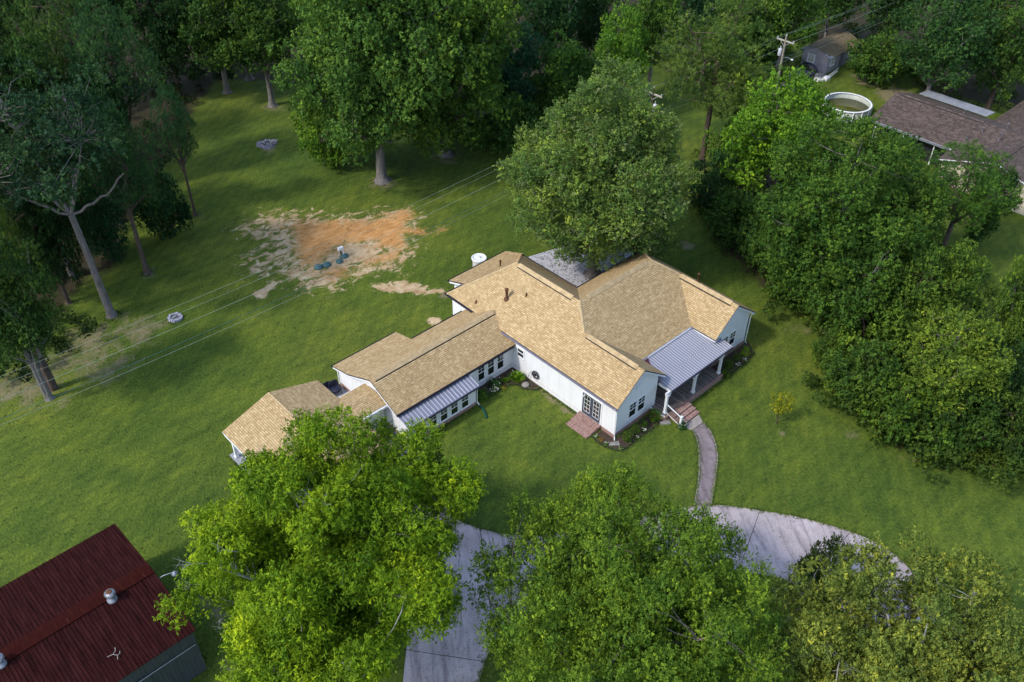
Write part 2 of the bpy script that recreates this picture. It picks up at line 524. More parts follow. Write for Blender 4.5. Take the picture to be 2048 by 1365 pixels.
def ground_mat():
    m, t, b, o = mat('lawn')
    p = geo_pos(t)

    def at(n):
        a = N(t, 'Attribute')
        a.attribute_name = n
        return a.outputs['Fac']
    big = noise(t, p, 0.045, 5, 0.6, 0.4)
    mid = noise(t, mapping(t, p, (1, 1, 1), (0, 0, 0.6)), 0.32, 6, 0.7, 0.5)
    streak = noise(t, mapping(t, p, (0.35, 1.6, 1), (0, 0, 0.25)), 0.9, 5, 0.7)
    fine = noise(t, mapping(t, p, (2.6, 1.1, 1), (0, 0, -0.75)), 3.3, 6, 0.8)
    c = ramp(t, big, [(0.32, (0.050, 0.086, 0.015)), (0.5, (0.075, 0.110, 0.017)), (0.68, (0.108, 0.134, 0.022))])
    c = mixc(t, 1.0, c, ramp(t, mid, [(0.3, (0.72, 0.80, 0.86)), (0.5, (1.04, 1.04, 1.04)), (0.7, (1.42, 1.28, 1.1))]), 'MULTIPLY')
    c = mixc(t, 1.0, c, ramp(t, streak, [(0.3, (0.72, 0.78, 0.8)), (0.7, (1.3, 1.22, 1.1))]), 'MULTIPLY')
    c = mixc(t, 1.0, c, ramp(t, fine, [(0.3, (0.3, 0.4, 0.45)), (0.5, (1, 1, 1)), (0.7, (2.0, 1.75, 1.5))]), 'MULTIPLY')
    mow = N(t, 'TexWave')
    mow.inputs['Scale'].default_value = 0.32
    mow.inputs['Distortion'].default_value = 5.0
    mow.inputs['Detail Scale'].default_value = 0.25
    t.links.new(mapping(t, p, rot=(0, 0, 0.9)), mow.inputs['Vector'])
    c = mixc(t, 1.0, c, ramp(t, mow.outputs['Color'], [(0.0, (0.94, 0.95, 0.95)), (1.0, (1.07, 1.05, 1.04))]), 'MULTIPLY')
    # specks of clover heads and fallen leaves
    sp = ramp(t, noise(t, p, 2.1, 2, 0.4), [(0.80, (0, 0, 0)), (0.83, (1, 1, 1))])
    c = mixc(t, mth(t, 'MULTIPLY', sp, 0.5), c, (0.22, 0.22, 0.12))
    # thin, straw-coloured turf
    dry = ramp(t, mth(t, 'ADD', at('dry'), mth(t, 'MULTIPLY', mth(t, 'SUBTRACT', noise(t, p, 0.9, 6, 0.72, 0.6), 0.5), 1.5)), [(0.42, (0, 0, 0)), (0.75, (1, 1, 1))])
    c = mixc(t, mth(t, 'MULTIPLY', dry, 0.8), c, ramp(t, fine, [(0.3, (0.13, 0.105, 0.055)), (0.7, (0.30, 0.245, 0.15))]))
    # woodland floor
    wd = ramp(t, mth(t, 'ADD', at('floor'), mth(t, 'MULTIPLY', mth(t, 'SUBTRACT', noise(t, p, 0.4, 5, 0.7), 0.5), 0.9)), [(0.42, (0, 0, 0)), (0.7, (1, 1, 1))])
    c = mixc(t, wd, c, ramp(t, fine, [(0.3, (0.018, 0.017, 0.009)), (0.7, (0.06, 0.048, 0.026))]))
    # pale raked sand with grass coming through, then bare orange clay
    rag = mth(t, 'ADD', mth(t, 'MULTIPLY', mth(t, 'SUBTRACT', noise(t, mapping(t, p, (1, 1.6, 1), (0, 0, 0.5)), 0.85, 7, 0.75, 0.8), 0.5), 2.6), at('sand'))
    sand = ramp(t, rag, [(0.46, (0, 0, 0)), (0.68, (0.93, 0.93, 0.93))])
    sandc = ramp(t, noise(t, p, 1.1, 6, 0.7), [(0.3, (0.33, 0.185, 0.085)), (0.5, (0.50, 0.35, 0.20)), (0.7, (0.64, 0.51, 0.35))])
    c = mixc(t, sand, c, sandc)
    ro = mth(t, 'ADD', at('clay'), mth(t, 'MULTIPLY', mth(t, 'SUBTRACT', noise(t, p, 0.8, 8, 0.8, 0.8), 0.5), 1.7))
    clay = ramp(t, ro, [(0.40, (0, 0, 0)), (0.78, (1, 1, 1))])
    tracks = noise(t, mapping(t, p, (0.8, 1.9, 1), (0, 0, 0.75)), 0.9, 7, 0.78, 0.9)
    clayc = ramp(t, tracks, [(0.28, (0.26, 0.12, 0.045)), (0.5, (0.50, 0.25, 0.085)), (0.74, (0.68, 0.41, 0.19))])
    clayc = mixc(t, 1.0, clayc, ramp(t, fine, [(0.3, (0.82,) * 3), (0.7, (1.15,) * 3)]), 'MULTIPLY')
    c = mixc(t, clay, c, clayc)
    t.links.new(c, b.inputs['Base Color'])
    b.inputs['Roughness'].default_value = 0.95
    b.inputs['Specular IOR Level'].default_value = 0.1
    hgt = mth(t, 'ADD', fine, mth(t, 'MULTIPLY', mid, 1.5))
    bump(t, b, hgt, 0.35, 0.05)
    return m


M['lawn'] = ground_mat()


# ------------------------------------------------------------------ mesh builder and scene bookkeeping
class MB:
    def __init__(s):
        s.v, s.f, s.m, s.sm = [], [], [], []

    def add(s, vs, fs, mi=0, smooth=False):
        o = len(s.v)
        s.v += [tuple(map(float, x)) for x in vs]
        s.f += [tuple(i + o for i in f) for f in fs]
        s.m += [mi] * len(fs)
        s.sm += [smooth] * len(fs)
        return s

    def box(s, a, b, mi=0):
        x0, x1 = sorted((a[0], b[0]))
        y0, y1 = sorted((a[1], b[1]))
        z0, z1 = sorted((a[2], b[2]))
        vs = [(x0, y0, z0), (x1, y0, z0), (x1, y1, z0), (x0, y1, z0), (x0, y0, z1), (x1, y0, z1), (x1, y1, z1), (x0, y1, z1)]
        return s.add(vs, [(0, 3, 2, 1), (4, 5, 6, 7), (0, 1, 5, 4), (1, 2, 6, 5), (2, 3, 7, 6), (3, 0, 4, 7)], mi)

    def prism(s, poly, vec, mi=0):
        """polygon (3-D points) swept along vec, closed"""
        n = len(poly)
        P = [Vector(p) for p in poly]
        V = Vector(vec)
        nrm = sum(((P[i] - P[0]).cross(P[(i + 1) % n] - P[0]) for i in range(1, n - 1)), Vector())
        if nrm.dot(V) > 0:
            P.reverse()
        vs = [tuple(p) for p in P] + [tuple(p + V) for p in P]
        fs = [tuple(range(n)), tuple(range(2 * n - 1, n - 1, -1))]
        fs += [(i, i + n, (i + 1) % n + n, (i + 1) % n) for i in range(n)]
        return s.add(vs, fs, mi)

    def slab(s, poly, th=0.12, mi=0, side=1):
        """roof plane: polygon is the upper face; thickness goes down"""
        n = len(poly)
        P = [Vector(p) for p in poly]
        nrm = sum(((P[i] - P[0]).cross(P[i + 1] - P[0]) for i in range(1, n - 1)), Vector())
        if nrm.z < 0:
            P.reverse()
        vs = [tuple(p) for p in P] + [(p.x, p.y, p.z - th) for p in P]
        s.add(vs, [tuple(range(n))], mi)
        s.add(vs, [tuple(range(2 * n - 1, n - 1, -1))] + [(i, i + n, (i + 1) % n + n, (i + 1) % n) for i in range(n)], side)
        return s

    def tube(s, path, rad, n=6, mi=0, smooth=True, cap=True):
        P = [Vector(p) for p in path]
        if not hasattr(rad, '__len__'):
            rad = [rad] * len(P)
        vs, fs = [], []
        prev = None
        for i, p in enumerate(P):
            d = (P[min(i + 1, len(P) - 1)] - P[max(i - 1, 0)]).normalized()
            if prev is None:
                a = d.cross(Vector((0, 0, 1)))
                if a.length < 1e-3:
                    a = d.cross(Vector((1, 0, 0)))
            else:
                a = prev - d * prev.dot(d)
            a.normalize()
            prev = a
            c = d.cross(a)
            for k in range(n):
                t = 2 * math.pi * k / n
                vs.append(tuple(p + (a * math.cos(t) + c * math.sin(t)) * rad[i]))
        for i in range(len(P) - 1):
            for k in range(n):
                k2 = (k + 1) % n
                fs.append((i * n + k, i * n + k2, (i + 1) * n + k2, (i + 1) * n + k))
        s.add(vs, fs, mi, smooth)
        if cap:
            m0 = len(P) - 1
            s.add(vs, [tuple(range(n - 1, -1, -1)), tuple(m0 * n + k for k in range(n))], mi)
        return s

    def lathe(s, c, prof, n=20, mi=0, smooth=True, caps=True):
        """prof: list of (radius, z)"""
        vs, fs = [], []
        for r, z in prof:
            for k in range(n):
                t = 2 * math.pi * k / n
                vs.append((c[0] + r * math.cos(t), c[1] + r * math.sin(t), c[2] + z))
        for i in range(len(prof) - 1):
            for k in range(n):
                k2 = (k + 1) % n
                fs.append((i * n + k, i * n + k2, (i + 1) * n + k2, (i + 1) * n + k))
        s.add(vs, fs, mi, smooth)
        if not caps:
            return s
        m0 = len(prof) - 1
        return s.add(vs, [tuple(range(n - 1, -1, -1)), tuple(m0 * n + k for k in range(n))], mi)

    def ribbed(s, p0, p1, q0, q1, pitch=0.23, h=0.03, rw=0.3, th=0.03, mi=0, side=0, rib=0):
        """ribbed sheet: p0->p1 is the upper edge, q0->q1 the lower one; ribs run down the slope"""
        p0, p1, q0, q1 = map(Vector, (p0, p1, q0, q1))
        L = (p1 - p0).length
        n = max(1, int(round(L / pitch)))
        us, zs = [0.0], [0.0]
        for i in range(n):
            for a, z in ((1 - rw, 0), (1 - rw * 0.72, h), (1 - rw * 0.28, h), (1.0, 0)):
                us.append((i + a) / n)
                zs.append(z)
        nv = len(us)
        vs = []
        for a, b in ((p0, p1), (q0, q1)):
            for u, z in zip(us, zs):
                q = a.lerp(b, u)
                vs.append((q.x, q.y, q.z + z))
        low = [(x, y, z - th) for x, y, z in vs]
        flip = (p1 - p0).cross(q0 - p0).z < 0
        top = [(i, i + 1, nv + i + 1, nv + i) for i in range(nv - 1)]
        if flip:
            top = [tuple(reversed(f)) for f in top]
        s.add(vs, [f for i, f in enumerate(top) if i % 4 == 0], mi)
        s.add(vs, [f for i, f in enumerate(top) if i % 4], rib)
        o = 2 * nv
        bot = [tuple(reversed([k + o for k in f])) for f in top]
        sd = [(i, i + 1, i + 1 + o, i + o) for i in range(nv - 1)] + [(nv + i, nv + i + 1, nv + i + 1 + o, nv + i + o) for i in range(nv - 1)]
        sd += [(0, nv, nv + o, o), (nv - 1, 2 * nv - 1, 2 * nv - 1 + o, nv - 1 + o)]
        s.add(vs + low, bot + sd, side)
        return s

    def build(s, name, mats, parent=None, uv=True):
        me = D.meshes.new(name)
        off = Vector((0, 0, 0))
        if parent is not None:
            off = Vector(WLOC[parent.name])
        me.from_pydata([(x - off.x, y - off.y, z - off.z) for x, y, z in s.v], [], s.f)
        if not isinstance(mats, (list, tuple)):
            mats = [mats]
        for m in mats:
            me.materials.append(m)
        for p, mi, sm in zip(me.polygons, s.m, s.sm):
            p.material_index = min(mi, len(mats) - 1)
            p.use_smooth = sm
        if uv:
            ul = me.uv_layers.new(name='UVMap')
            Z = Vector((0, 0, 1))
            for p in me.polygons:
                n = p.normal
                u = Z.cross(n)
                if u.length < 1e-3:
                    u = Vector((1, 0, 0))
                u.normalize()
                v = n.cross(u)
                for li in p.loop_indices:
                    co = Vector(s.v[me.loops[li].vertex_index])
                    ul.data[li].uv = (co.dot(u), co.dot(v))
        o = D.objects.new(name, me)
        COL.objects.link(o)
        if parent is not None:
            o.parent = parent
            WLOC[o.name] = tuple(off)
        else:
            WLOC[o.name] = (0, 0, 0)
        return o


WLOC = {}


def tag(o, label=None, cat=None, group=None, kind=None):
    if label:
        o['label'] = label
    if cat:
        o['category'] = cat
    if group:
        o['group'] = group
    if kind:
        o['kind'] = kind
    return o


def thing(name, label, cat, loc, group=None):
    o = D.objects.new(name, None)
    o.empty_display_size = 0.3
    COL.objects.link(o)
    o.location = loc
    WLOC[o.name] = tuple(float(x) for x in loc)
    return tag(o, label, cat, group)


def copy_tree(o, parent=None):
    c = o.copy()
    COL.objects.link(c)
    c.parent = parent
    for ch in [x for x in D.objects if x.parent == o]:
        copy_tree(ch, c)
    return c


def BX(a, b):
    return MB().box(a, b)


# ------------------------------------------------------------------ ground
def seg_dist(P, a, b):
    ab = b - a
    t = np.clip(((P - a) @ ab) / (ab @ ab + 1e-9), 0, 1)
    return np.linalg.norm(P - (a + t[:, None] * ab), axis=1)


def sdf(P, poly):
    """signed distance, positive inside"""
    poly = np.asarray(poly, float)
    d = np.full(len(P), 1e9)
    ins = np.zeros(len(P), bool)
    n = len(poly)
    for i in range(n):
        a, b = poly[i], poly[(i + 1) % n]
        d = np.minimum(d, seg_dist(P, a, b))
        c = ((a[1] > P[:, 1]) != (b[1] > P[:, 1]))
        xi = (b[0] - a[0]) * (P[:, 1] - a[1]) / (b[1] - a[1] + 1e-12) + a[0]
        ins ^= c & (P[:, 0] < xi)
    return np.where(ins, d, -d)


def gpoly(pts, z=0.0):
    return [gp(x, y, z)[:2] for x, y in pts]


def zz(pts, ox, oy, k):
    return [(ox + x * k, oy + y * k) for x, y in pts]


fx = np.concatenate([-np.geomspace(2200, 32, 24)[:-1] , np.arange(-30, 160, 0.4), np.geomspace(165, 2200, 22)])
fy = np.concatenate([-np.geomspace(2200, 12, 26)[:-1] , np.arange(-10, 170, 0.4), np.geomspace(175, 2200, 22)])
GX, GY = np.meshgrid(fx, fy, indexing='ij')
GP = np.stack([GX.ravel(), GY.ravel()], 1)
k3 = 0.27344
clay = gpoly(zz([(600, 270), (760, 230), (960, 215), (1100, 235), (1290, 210), (1420, 160), (1520, 130), (1590, 180), (1500, 250), (1560, 290), (1680, 300), (1790, 280), (1700, 330), (1500, 330), (1500, 430), (1330, 440), (1250, 380), (1070, 390), (960, 470), (890, 540), (790, 570), (700, 480), (700, 380), (680, 310)], 400, 380, k3))
clay2 = gpoly(zz([(840, 610), (960, 560), (1090, 560), (1090, 600), (960, 655), (870, 640)], 400, 380, k3))
clay3 = gpoly(zz([(1290, 470), (1500, 420), (1420, 520), (1200, 545)], 400, 380, k3))
sand1 = gpoly(zz([(220, 300), (380, 190), (560, 160), (850, 165), (1100, 180), (1500, 130), (1620, 200), (1530, 330), (1600, 400), (1550, 520), (1450, 600), (1100, 640), (1000, 740), (780, 740), (600, 650), (380, 640), (300, 520), (480, 420), (340, 330)], 400, 380, k3))
sand_core = gpoly(zz([(880, 540), (1070, 385), (1250, 380), (1340, 460), (1290, 520), (1100, 560), (900, 580)], 400, 380, k3))
sand2 = gpoly(zz([(1200, 690), (1300, 690), (1500, 655), (1700, 715), (1860, 735), (1700, 770), (1520, 760), (1300, 740)], 400, 380, k3))
sand3 = gpoly(zz([(360, 770), (540, 665), (585, 670), (500, 760), (520, 805), (400, 800)], 400, 380, k3))
sand4 = gpoly(zz([(1640, 960), (1690, 930), (1775, 935), (1760, 975), (1690, 1000)], 400, 380, k3))
at_clay = np.zeros(len(GP))
at_sand = np.full(len(GP), -2.0)
at_dry = np.zeros(len(GP))
at_floor = np.full(len(GP), -1.0)
near = (GP[:, 0] > -25) & (GP[:, 0] < 155) & (GP[:, 1] > -10) & (GP[:, 1] < 165)
Q = GP[near]
a1 = np.zeros(len(Q))
for pl in (clay, clay2, clay3):
    a1 = np.maximum(a1, np.clip(0.5 + sdf(Q, pl) * 0.30, 0, 1.15))
at_clay[near] = a1
a2 = np.full(len(Q), -2.0)
for pl, g, top in ((sand1, 0.16, 0.62), (sand_core, 0.8, 1.5), (sand2, 0.8, 0.95), (sand3, 1.2, 1.2), (sand4, 2.0, 1.8)):
    a2 = np.maximum(a2, np.clip(0.42 + sdf(Q, pl) * g, -2, top))
at_sand[near] = a2
dry_blobs = [((280, 660), 4.2, .62), ((170, 690), 4.2, .68), ((210, 730), 4.6, .6), ((75, 770), 3.8, .66), ((20, 775), 3.5, .7), ((130, 720), 4, .6), ((120, 805), 1.8, .5),
             ((450, 590), 2, .4), ((330, 640), 2.2, .4), ((240, 632), 1.4, .6), ((1600, 660), 2.6, .45), ((1375, 492), 1.2, .8), ((1740, 160), 3.6, .8),
             ((1790, 190), 3.0, 1.1), ((1700, 215), 1.5, .4), ((1345, 260), 1.0, .9), ((1300, 150), 4, .3), ((440, 1230), 1.6, .6), ((455, 1330), 0.8, .8),
             ((400, 1200), 1.5, .6), ((1565, 868), .5, .7), ((1110, 795), 1.0, .95), ((1135, 815), .8, .9), ((1088, 778), .6, .9), ((1150, 828), .5, .8), ((1060, 768), .6, .8), ((765, 366), 3.0, .6), ((893, 314), 3.0, .65), ((545, 214), 2.5, .6), ((295, 548), 1.6, .6), ((391, 432), 1.4, .55), ((1165, 590), 2, .5), ((1640, 620), 2.2, .6), ((1700, 870), 1.3, .5), ((900, 315), 3.5, .35),
             ((700, 330), 3, .3), ((1500, 300), 2, .4), ((870, 400), 3, .3), ((540, 300), 1.7, .6), ((1810, 910), 2.0, .4), ((890, 590), .8, .8), ((550, 600), .8, .4)]
a3 = np.zeros(len(Q))
for (px, py), r, s in dry_blobs:
    c = gp(px, py)[:2]
    a3 = np.maximum(a3, s * np.clip(1.25 - np.linalg.norm(Q - c, axis=1) / r, 0, 1))
at_dry[near] = a3
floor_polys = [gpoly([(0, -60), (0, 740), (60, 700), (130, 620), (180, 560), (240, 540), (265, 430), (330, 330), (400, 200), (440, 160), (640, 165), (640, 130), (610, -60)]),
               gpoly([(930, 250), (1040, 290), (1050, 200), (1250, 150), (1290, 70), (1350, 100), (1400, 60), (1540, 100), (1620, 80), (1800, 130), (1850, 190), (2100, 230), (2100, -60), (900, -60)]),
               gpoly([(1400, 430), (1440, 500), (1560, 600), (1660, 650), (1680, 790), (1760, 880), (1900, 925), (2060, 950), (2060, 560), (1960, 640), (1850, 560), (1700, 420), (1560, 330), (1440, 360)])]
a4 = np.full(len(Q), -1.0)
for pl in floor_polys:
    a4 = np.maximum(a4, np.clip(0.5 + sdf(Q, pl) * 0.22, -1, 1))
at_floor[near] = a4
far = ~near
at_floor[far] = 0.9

rng = np.random.default_rng(5)
GZ = np.zeros(len(GP))
nx, ny = len(fx), len(fy)
idx = np.arange(nx * ny).reshape(nx, ny)
quads = np.stack([idx[:-1, :-1], idx[1:, :-1], idx[1:, 1:], idx[:-1, 1:]], -1).reshape(-1, 4)


def mesh_np(name, verts, quads_, attrs=None, smooth=False):
    me = D.meshes.new(name)
    nv, nf = len(verts), len(quads_)
    k = quads_.shape[1]
    me.vertices.add(nv)
    me.vertices.foreach_set('co', np.ascontiguousarray(verts, dtype=np.float32).ravel())
    me.loops.add(nf * k)
    me.loops.foreach_set('vertex_index', np.ascontiguousarray(quads_, dtype=np.int32).ravel())
    me.polygons.add(nf)
    me.polygons.foreach_set('loop_start', np.arange(nf, dtype=np.int32) * k)
    me.polygons.foreach_set('loop_total', np.full(nf, k, dtype=np.int32))
    if smooth:
        me.polygons.foreach_set('use_smooth', np.ones(nf, dtype=bool))
    me.update(calc_edges=True)
    for n_, v in (attrs or {}).items():
        a = me.attributes.new(n_, 'FLOAT', 'POINT')
        a.data.foreach_set('value', np.ascontiguousarray(v, dtype=np.float32))
    return me


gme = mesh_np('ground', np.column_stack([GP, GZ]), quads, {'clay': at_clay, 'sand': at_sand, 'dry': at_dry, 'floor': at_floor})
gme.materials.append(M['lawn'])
ground = D.objects.new('ground', gme)
COL.objects.link(ground)
tag(ground, kind='structure')


def sheet(name, pts2, z, m, kind='structure', th=None):
    b = MB()
    if th:
        b.prism([(x, y, z) for x, y in pts2], (0, 0, -th))
    else:
        P = [(x, y, z) for x, y in pts2]
        ar = sum(P[i][0] * P[(i + 1) % len(P)][1] - P[(i + 1) % len(P)][0] * P[i][1] for i in range(len(P)))
        if ar < 0:
            P.reverse()
        b.add(P, [tuple(range(len(P)))])
    o = b.build(name, m)
    tag(o, kind=kind)
    return o


def smooth_curve(pts, k=6):
    """Catmull-Rom through 2-D points"""
    P = [np.array(p, float) for p in pts]
    P = [2 * P[0] - P[1]] + P + [2 * P[-1] - P[-2]]
    out = []
    for i in range(1, len(P) - 2):
        for j in range(k):
            t = j / k
            a, b, c, d = P[i - 1], P[i], P[i + 1], P[i + 2]
            out.append(0.5 * ((2 * b) + (-a + c) * t + (2 * a - 5 * b + 4 * c - d) * t * t + (-a + 3 * b - 3 * c + d) * t ** 3))
    out.append(P[-2])
    return out


drive_up = smooth_curve([(780, 950), (845, 985), (905, 1033), (960, 1058), (1060, 1072), (1220, 1050), (1395, 1012), (1520, 1022), (1640, 1046), (1760, 1090), (1840, 1160), (1930, 1270), (2040, 1450)], 5)
drive_lo = smooth_curve([(1800, 1450), (1725, 1270), (1640, 1195), (1520, 1149), (1350, 1150), (1150, 1190), (1010, 1260), (958, 1365), (950, 1500)], 5)
drive_le = smooth_curve([(795, 1500), (806, 1365), (815, 1250), (795, 1150), (765, 1050)], 5)
dpts = [gp(*p)[:2] for p in drive_up + drive_lo + drive_le]
sheet('driveway', dpts, 0.03, M['drive'], th=0.12)
# expansion joints of the drive: shallow dark grooves set as thin strips
jb = MB()
for (a, c) in (((1130, 1062), (1150, 1190)), ((1250, 1045), (1290, 1160)), ((1520, 1022), (1475, 1148)), ((1700, 1066), (1600, 1178)), ((905, 1033), (850, 1100)), ((960, 1058), (990, 1290)), ((808, 1300), (975, 1325))):
    p, q = gp(*a)[:2], gp(*c)[:2]
    d = (q - p) / np.linalg.norm(q - p)
    n_ = np.array([-d[1], d[0]]) * 0.018
    jb.add([(*(p + n_), 0.034), (*(p - n_), 0.034), (*(q - n_), 0.034), (*(q + n_), 0.034)], [(0, 1, 2, 3)])
tag(jb.build('driveway_joints', M['dark']), kind='structure')
z3 = lambda x, y: (1080 + x * .23445, 600 + y * .23445)
wl = smooth_curve([z3(1303, 1118), z3(1335, 1190), z3(1352, 1270), z3(1357, 1365), (1397, 960), (1388, 1012)], 5)
wr = smooth_curve([z3(1392, 1052), z3(1450, 1120), z3(1490, 1210), z3(1510, 1300), z3(1512, 1380), (1429, 965), (1421, 1014)], 5)
sheet('footpath', [gp(*p)[:2] for p in wl] + [gp(*p)[:2] for p in reversed(wr)], 0.045, M['walk'], th=0.1)
for sidepts in (wl, wr):
    pass
sheet('footpath_landing', [gp(*z3(*p))[:2] for p in ((1230, 1075), (1245, 1100), (1300, 1113), (1388, 1047), (1370, 1010), (1352, 982))], 0.05, M['walk_pale'], th=0.1)
eb = MB()
for pts in (wl, wr):
    P = [gp(*p)[:2] for p in pts]
    for i in range(len(P) - 1):
        d = P[i + 1] - P[i]
        d = d / np.linalg.norm(d)
        n_ = np.array([-d[1], d[0]]) * 0.035
        eb.add([(*(P[i] + n_), 0.052), (*(P[i] - n_), 0.052), (*(P[i + 1] - n_), 0.052), (*(P[i + 1] + n_), 0.052)], [(0, 1, 2, 3)])
tag(eb.build('footpath_edge_band', M['walk_pale']), kind='structure')
sheet('gravel_patio', [(45.8, 41.0), (58.2, 41.0), (58.5, 45.5), (55.5, 49.8), (50, 51.2), (45.8, 50.6)], 0.02, M['gravel'])

z9 = lambda x, y: (930 + x * .08789, 730 + y * .08789)
z6 = lambda x, y: (1120 + x * .10989, 760 + y * .10989)
bedA_edge = [gp(*z9(*p))[:2] for p in smooth_curve([(255, 800), (500, 760), (740, 620), (900, 530), (1000, 470), (1200, 470), (1330, 540), (1600, 580), (1745, 525)], 5)]
sheet('flower_bed', [(33.6, 40.55)] + list(bedA_edge) + [(38.6, bedA_edge[-1][1]), (38.6, 40.55)], 0.025, M['mulch'])
bedB_edge = [gp(*z6(*p))[:2] for p in smooth_curve([(585, 1035), (700, 1150), (850, 1230), (1000, 1280), (1100, 1290), (1250, 1220), (1450, 1060), (1638, 930)], 5)] + [gp(*z3(1010, 1060))[:2], gp(*z3(1045, 1025))[:2]]
sheet('flower_bed_front', [(38.6, 30.7)] + list(bedB_edge) + [(42.8, 29.4), (38.75, 29.4)], 0.025, M['mulch'])
bedC_edge = [gp(*z3(*p))[:2] for p in smooth_curve([(1535, 672), (1640, 618), (1720, 560), (1785, 505), (1825, 455)], 5)]
sheet('flower_bed_side', [(50.1, 29.5)] + list(bedC_edge) + [(55.5, 29.5)], 0.025, M['mulch'])
for nm, lab, e in (('bed_edging', 'black edging curving round the flower bed in the inner corner', bedA_edge), ('bed_edging', 'black edging round the front bed by the brick door steps', bedB_edge), ('bed_edging', 'black edging along the shrub bed beyond the porch', bedC_edge)):
    o = MB().tube([(x, y, 0.04) for x, y in e], 0.05, 5).build(nm, M['edging'])
    tag(o, lab, 'edging', 'flower bed edgings')

# ------------------------------------------------------------------ the white farmhouse
farm = thing('farmhouse', 'white board farmhouse with tan shingle gables, a long low wing and a metal-roofed front porch', 'house', (38.68, 29.6, 0))
E = 3.3
XL, XR, XB = 41.1, 43.95, 42.55
zL = lambda x: E + 0.8 * (x - 38.4)
zM = lambda y: E + 0.607 * (y - 31.73)
zR1 = lambda x: E + (x - 49.95) * 0.86
ZB = 6.62
RXr, RZr = 52.45, 5.45
rf = MB()
S2 = [M['shingle'], M['gutter']]
rf.slab([(38.4, 29.3, E), (XL, 29.3, 5.46), (XL, 35.29, 5.46), (XB, 37.2, ZB), (XB, 44.25, ZB), (38.4, 48.4, E)])
rf.slab([(XL, 29.3, 5.46), (XR, 29.3, E), (XR, 31.73, E), (XL, 35.29, 5.46)])
rf.slab([(XL, 35.29, 5.46), (XR, 31.73, E), (49.95, 31.73, E), (RXr, 35.27, RZr), (50.87, 37.2, ZB), (XB, 37.2, ZB)])
rf.slab([(XB, 37.2, ZB), (50.87, 37.2, ZB), (55.36, 41.5, E), (47.0, 41.5, E)])
rf.slab([(XB, 37.2, ZB), (47.0, 41.5, E), (47.0, 48.4, E), (XB, 44.25, ZB)])
rf.slab([(38.4, 48.4, E), (XB, 44.25, ZB), (47.0, 48.4, E)])
rf.slab([(49.95, 29.3, E), (RXr, 29.3, RZr), (RXr, 35.27, RZr), (49.95, 31.73, E)])
rf.slab([(RXr, 29.3, RZr), (55.36, 29.3, E), (55.36, 41.5, E), (50.87, 37.2, ZB), (RXr, 35.27, RZr)])
rf.slab([(40.2, 48.05, 3.56), (46.95, 48.05, 3.56), (46.85, 50.25, 2.78), (40.2, 50.25, 2.78)])
roof = rf.build('roof', S2, farm)
wr_ = MB()
wr_.slab([(26.8, 40.25, 2.6), (38.66, 40.25, 2.6), (38.66, 41.75, 3.279), (39.45, 43.3, 3.98), (26.8, 43.3, 3.98)])
wr_.slab([(26.8, 43.3, 3.98), (39.45, 43.3, 3.98), (38.66, 44.85, 3.28), (38.66, 46.35, 2.6), (26.8, 46.35, 2.6)])
wr_.slab([(26.8, 46.35, 2.6), (33.0, 46.35, 2.6), (33.0, 48.45, 2.07), (26.8, 48.45, 2.07)], th=0.11)
wing_roof = wr_.build('roof', S2, farm)


def ridge_vent(a, b, wdt, s_l, s_r, parent, h=0.07, m_='vent_cap'):
    """low cap along a ridge from a to b, folded over both slopes"""
    A, B = Vector(a), Vector(b)
    d = (B - A).normalized()
    n = Vector((d.y, -d.x, 0))
    m = MB()
    sec = []
    for s, sl in ((-1, s_l), (1, s_r)):
        sec.append((s * wdt, -sl * wdt + 0.035))
    for P0, P1 in ((A, B),):
        pts = [(-wdt, -s_l * wdt + 0.01), (-wdt, -s_l * wdt + h), (0, h + 0.03), (wdt, -s_r * wdt + h), (wdt, -s_r * wdt + 0.01)]
        poly = [tuple(P0 + n * x + Vector((0, 0, z))) for x, z in pts]
        m.prism(poly, tuple(P1 - P0))
    o = m.build('ridge_vent', M[m_], parent)
    for s, sl in ((-1, s_l), (1, s_r)):
        q = MB().prism([tuple(P0 + n * (s * x) + Vector((0, 0, z))) for x, z in ((wdt + .002, -sl * wdt + .004), (wdt + .05, -sl * (wdt + .05) + .004), (wdt + .05, -sl * (wdt + .05) + .03), (wdt + .002, -sl * wdt + .045))], tuple(P1 - P0))
        q.build('vent_edge_strip', M['dark'], parent)  # thin dark strip along each edge of the cap
    return o


ridge_vent((XL, 29.9, 5.46), (XL, 34.9, 5.46), 0.26, .76, .8, roof)
ridge_vent((XB, 37.9, ZB), (XB, 43.9, ZB), 0.26, .746, .8, roof)
ridge_vent((43.5, 37.2, ZB), (50.3, 37.2, ZB), 0.26, .607, .77, roof)
ridge_vent((RXr, 29.9, RZr), (RXr, 35.0, RZr), 0.26, .739, .86, roof)
ridge_vent((27.1, 43.3, 3.98), (39.0, 43.3, 3.98), 0.28, .452, .452, wing_roof, 0.08)


def cap_line(a, b, parent, wd=0.13, name='hip_cap'):
    A, B = Vector(a), Vector(b)
    m = MB()
    L = (B - A).length
    n = int(L / 0.28)
    side = (B - A).cross(Vector((0, 0, 1))).normalized()
    up = side.cross(B - A).normalized()
    for i in range(n):
        p, q = A.lerp(B, i / n), A.lerp(B, (i + 1.12) / n)
        l0, l1 = 0.03, 0.055
        drop = 0.075
        m.add([tuple(p - side * wd + up * (l0 - drop)), tuple(p + up * l0), tuple(p + side * wd + up * (l0 - drop)),
               tuple(q - side * wd + up * (l1 - drop)), tuple(q + up * l1), tuple(q + side * wd + up * (l1 - drop))],
              [(0, 1, 4, 3), (1, 2, 5, 4), (3, 4, 5), (0, 2, 1)])
    return m.build(name, M['vent_cap'], parent)


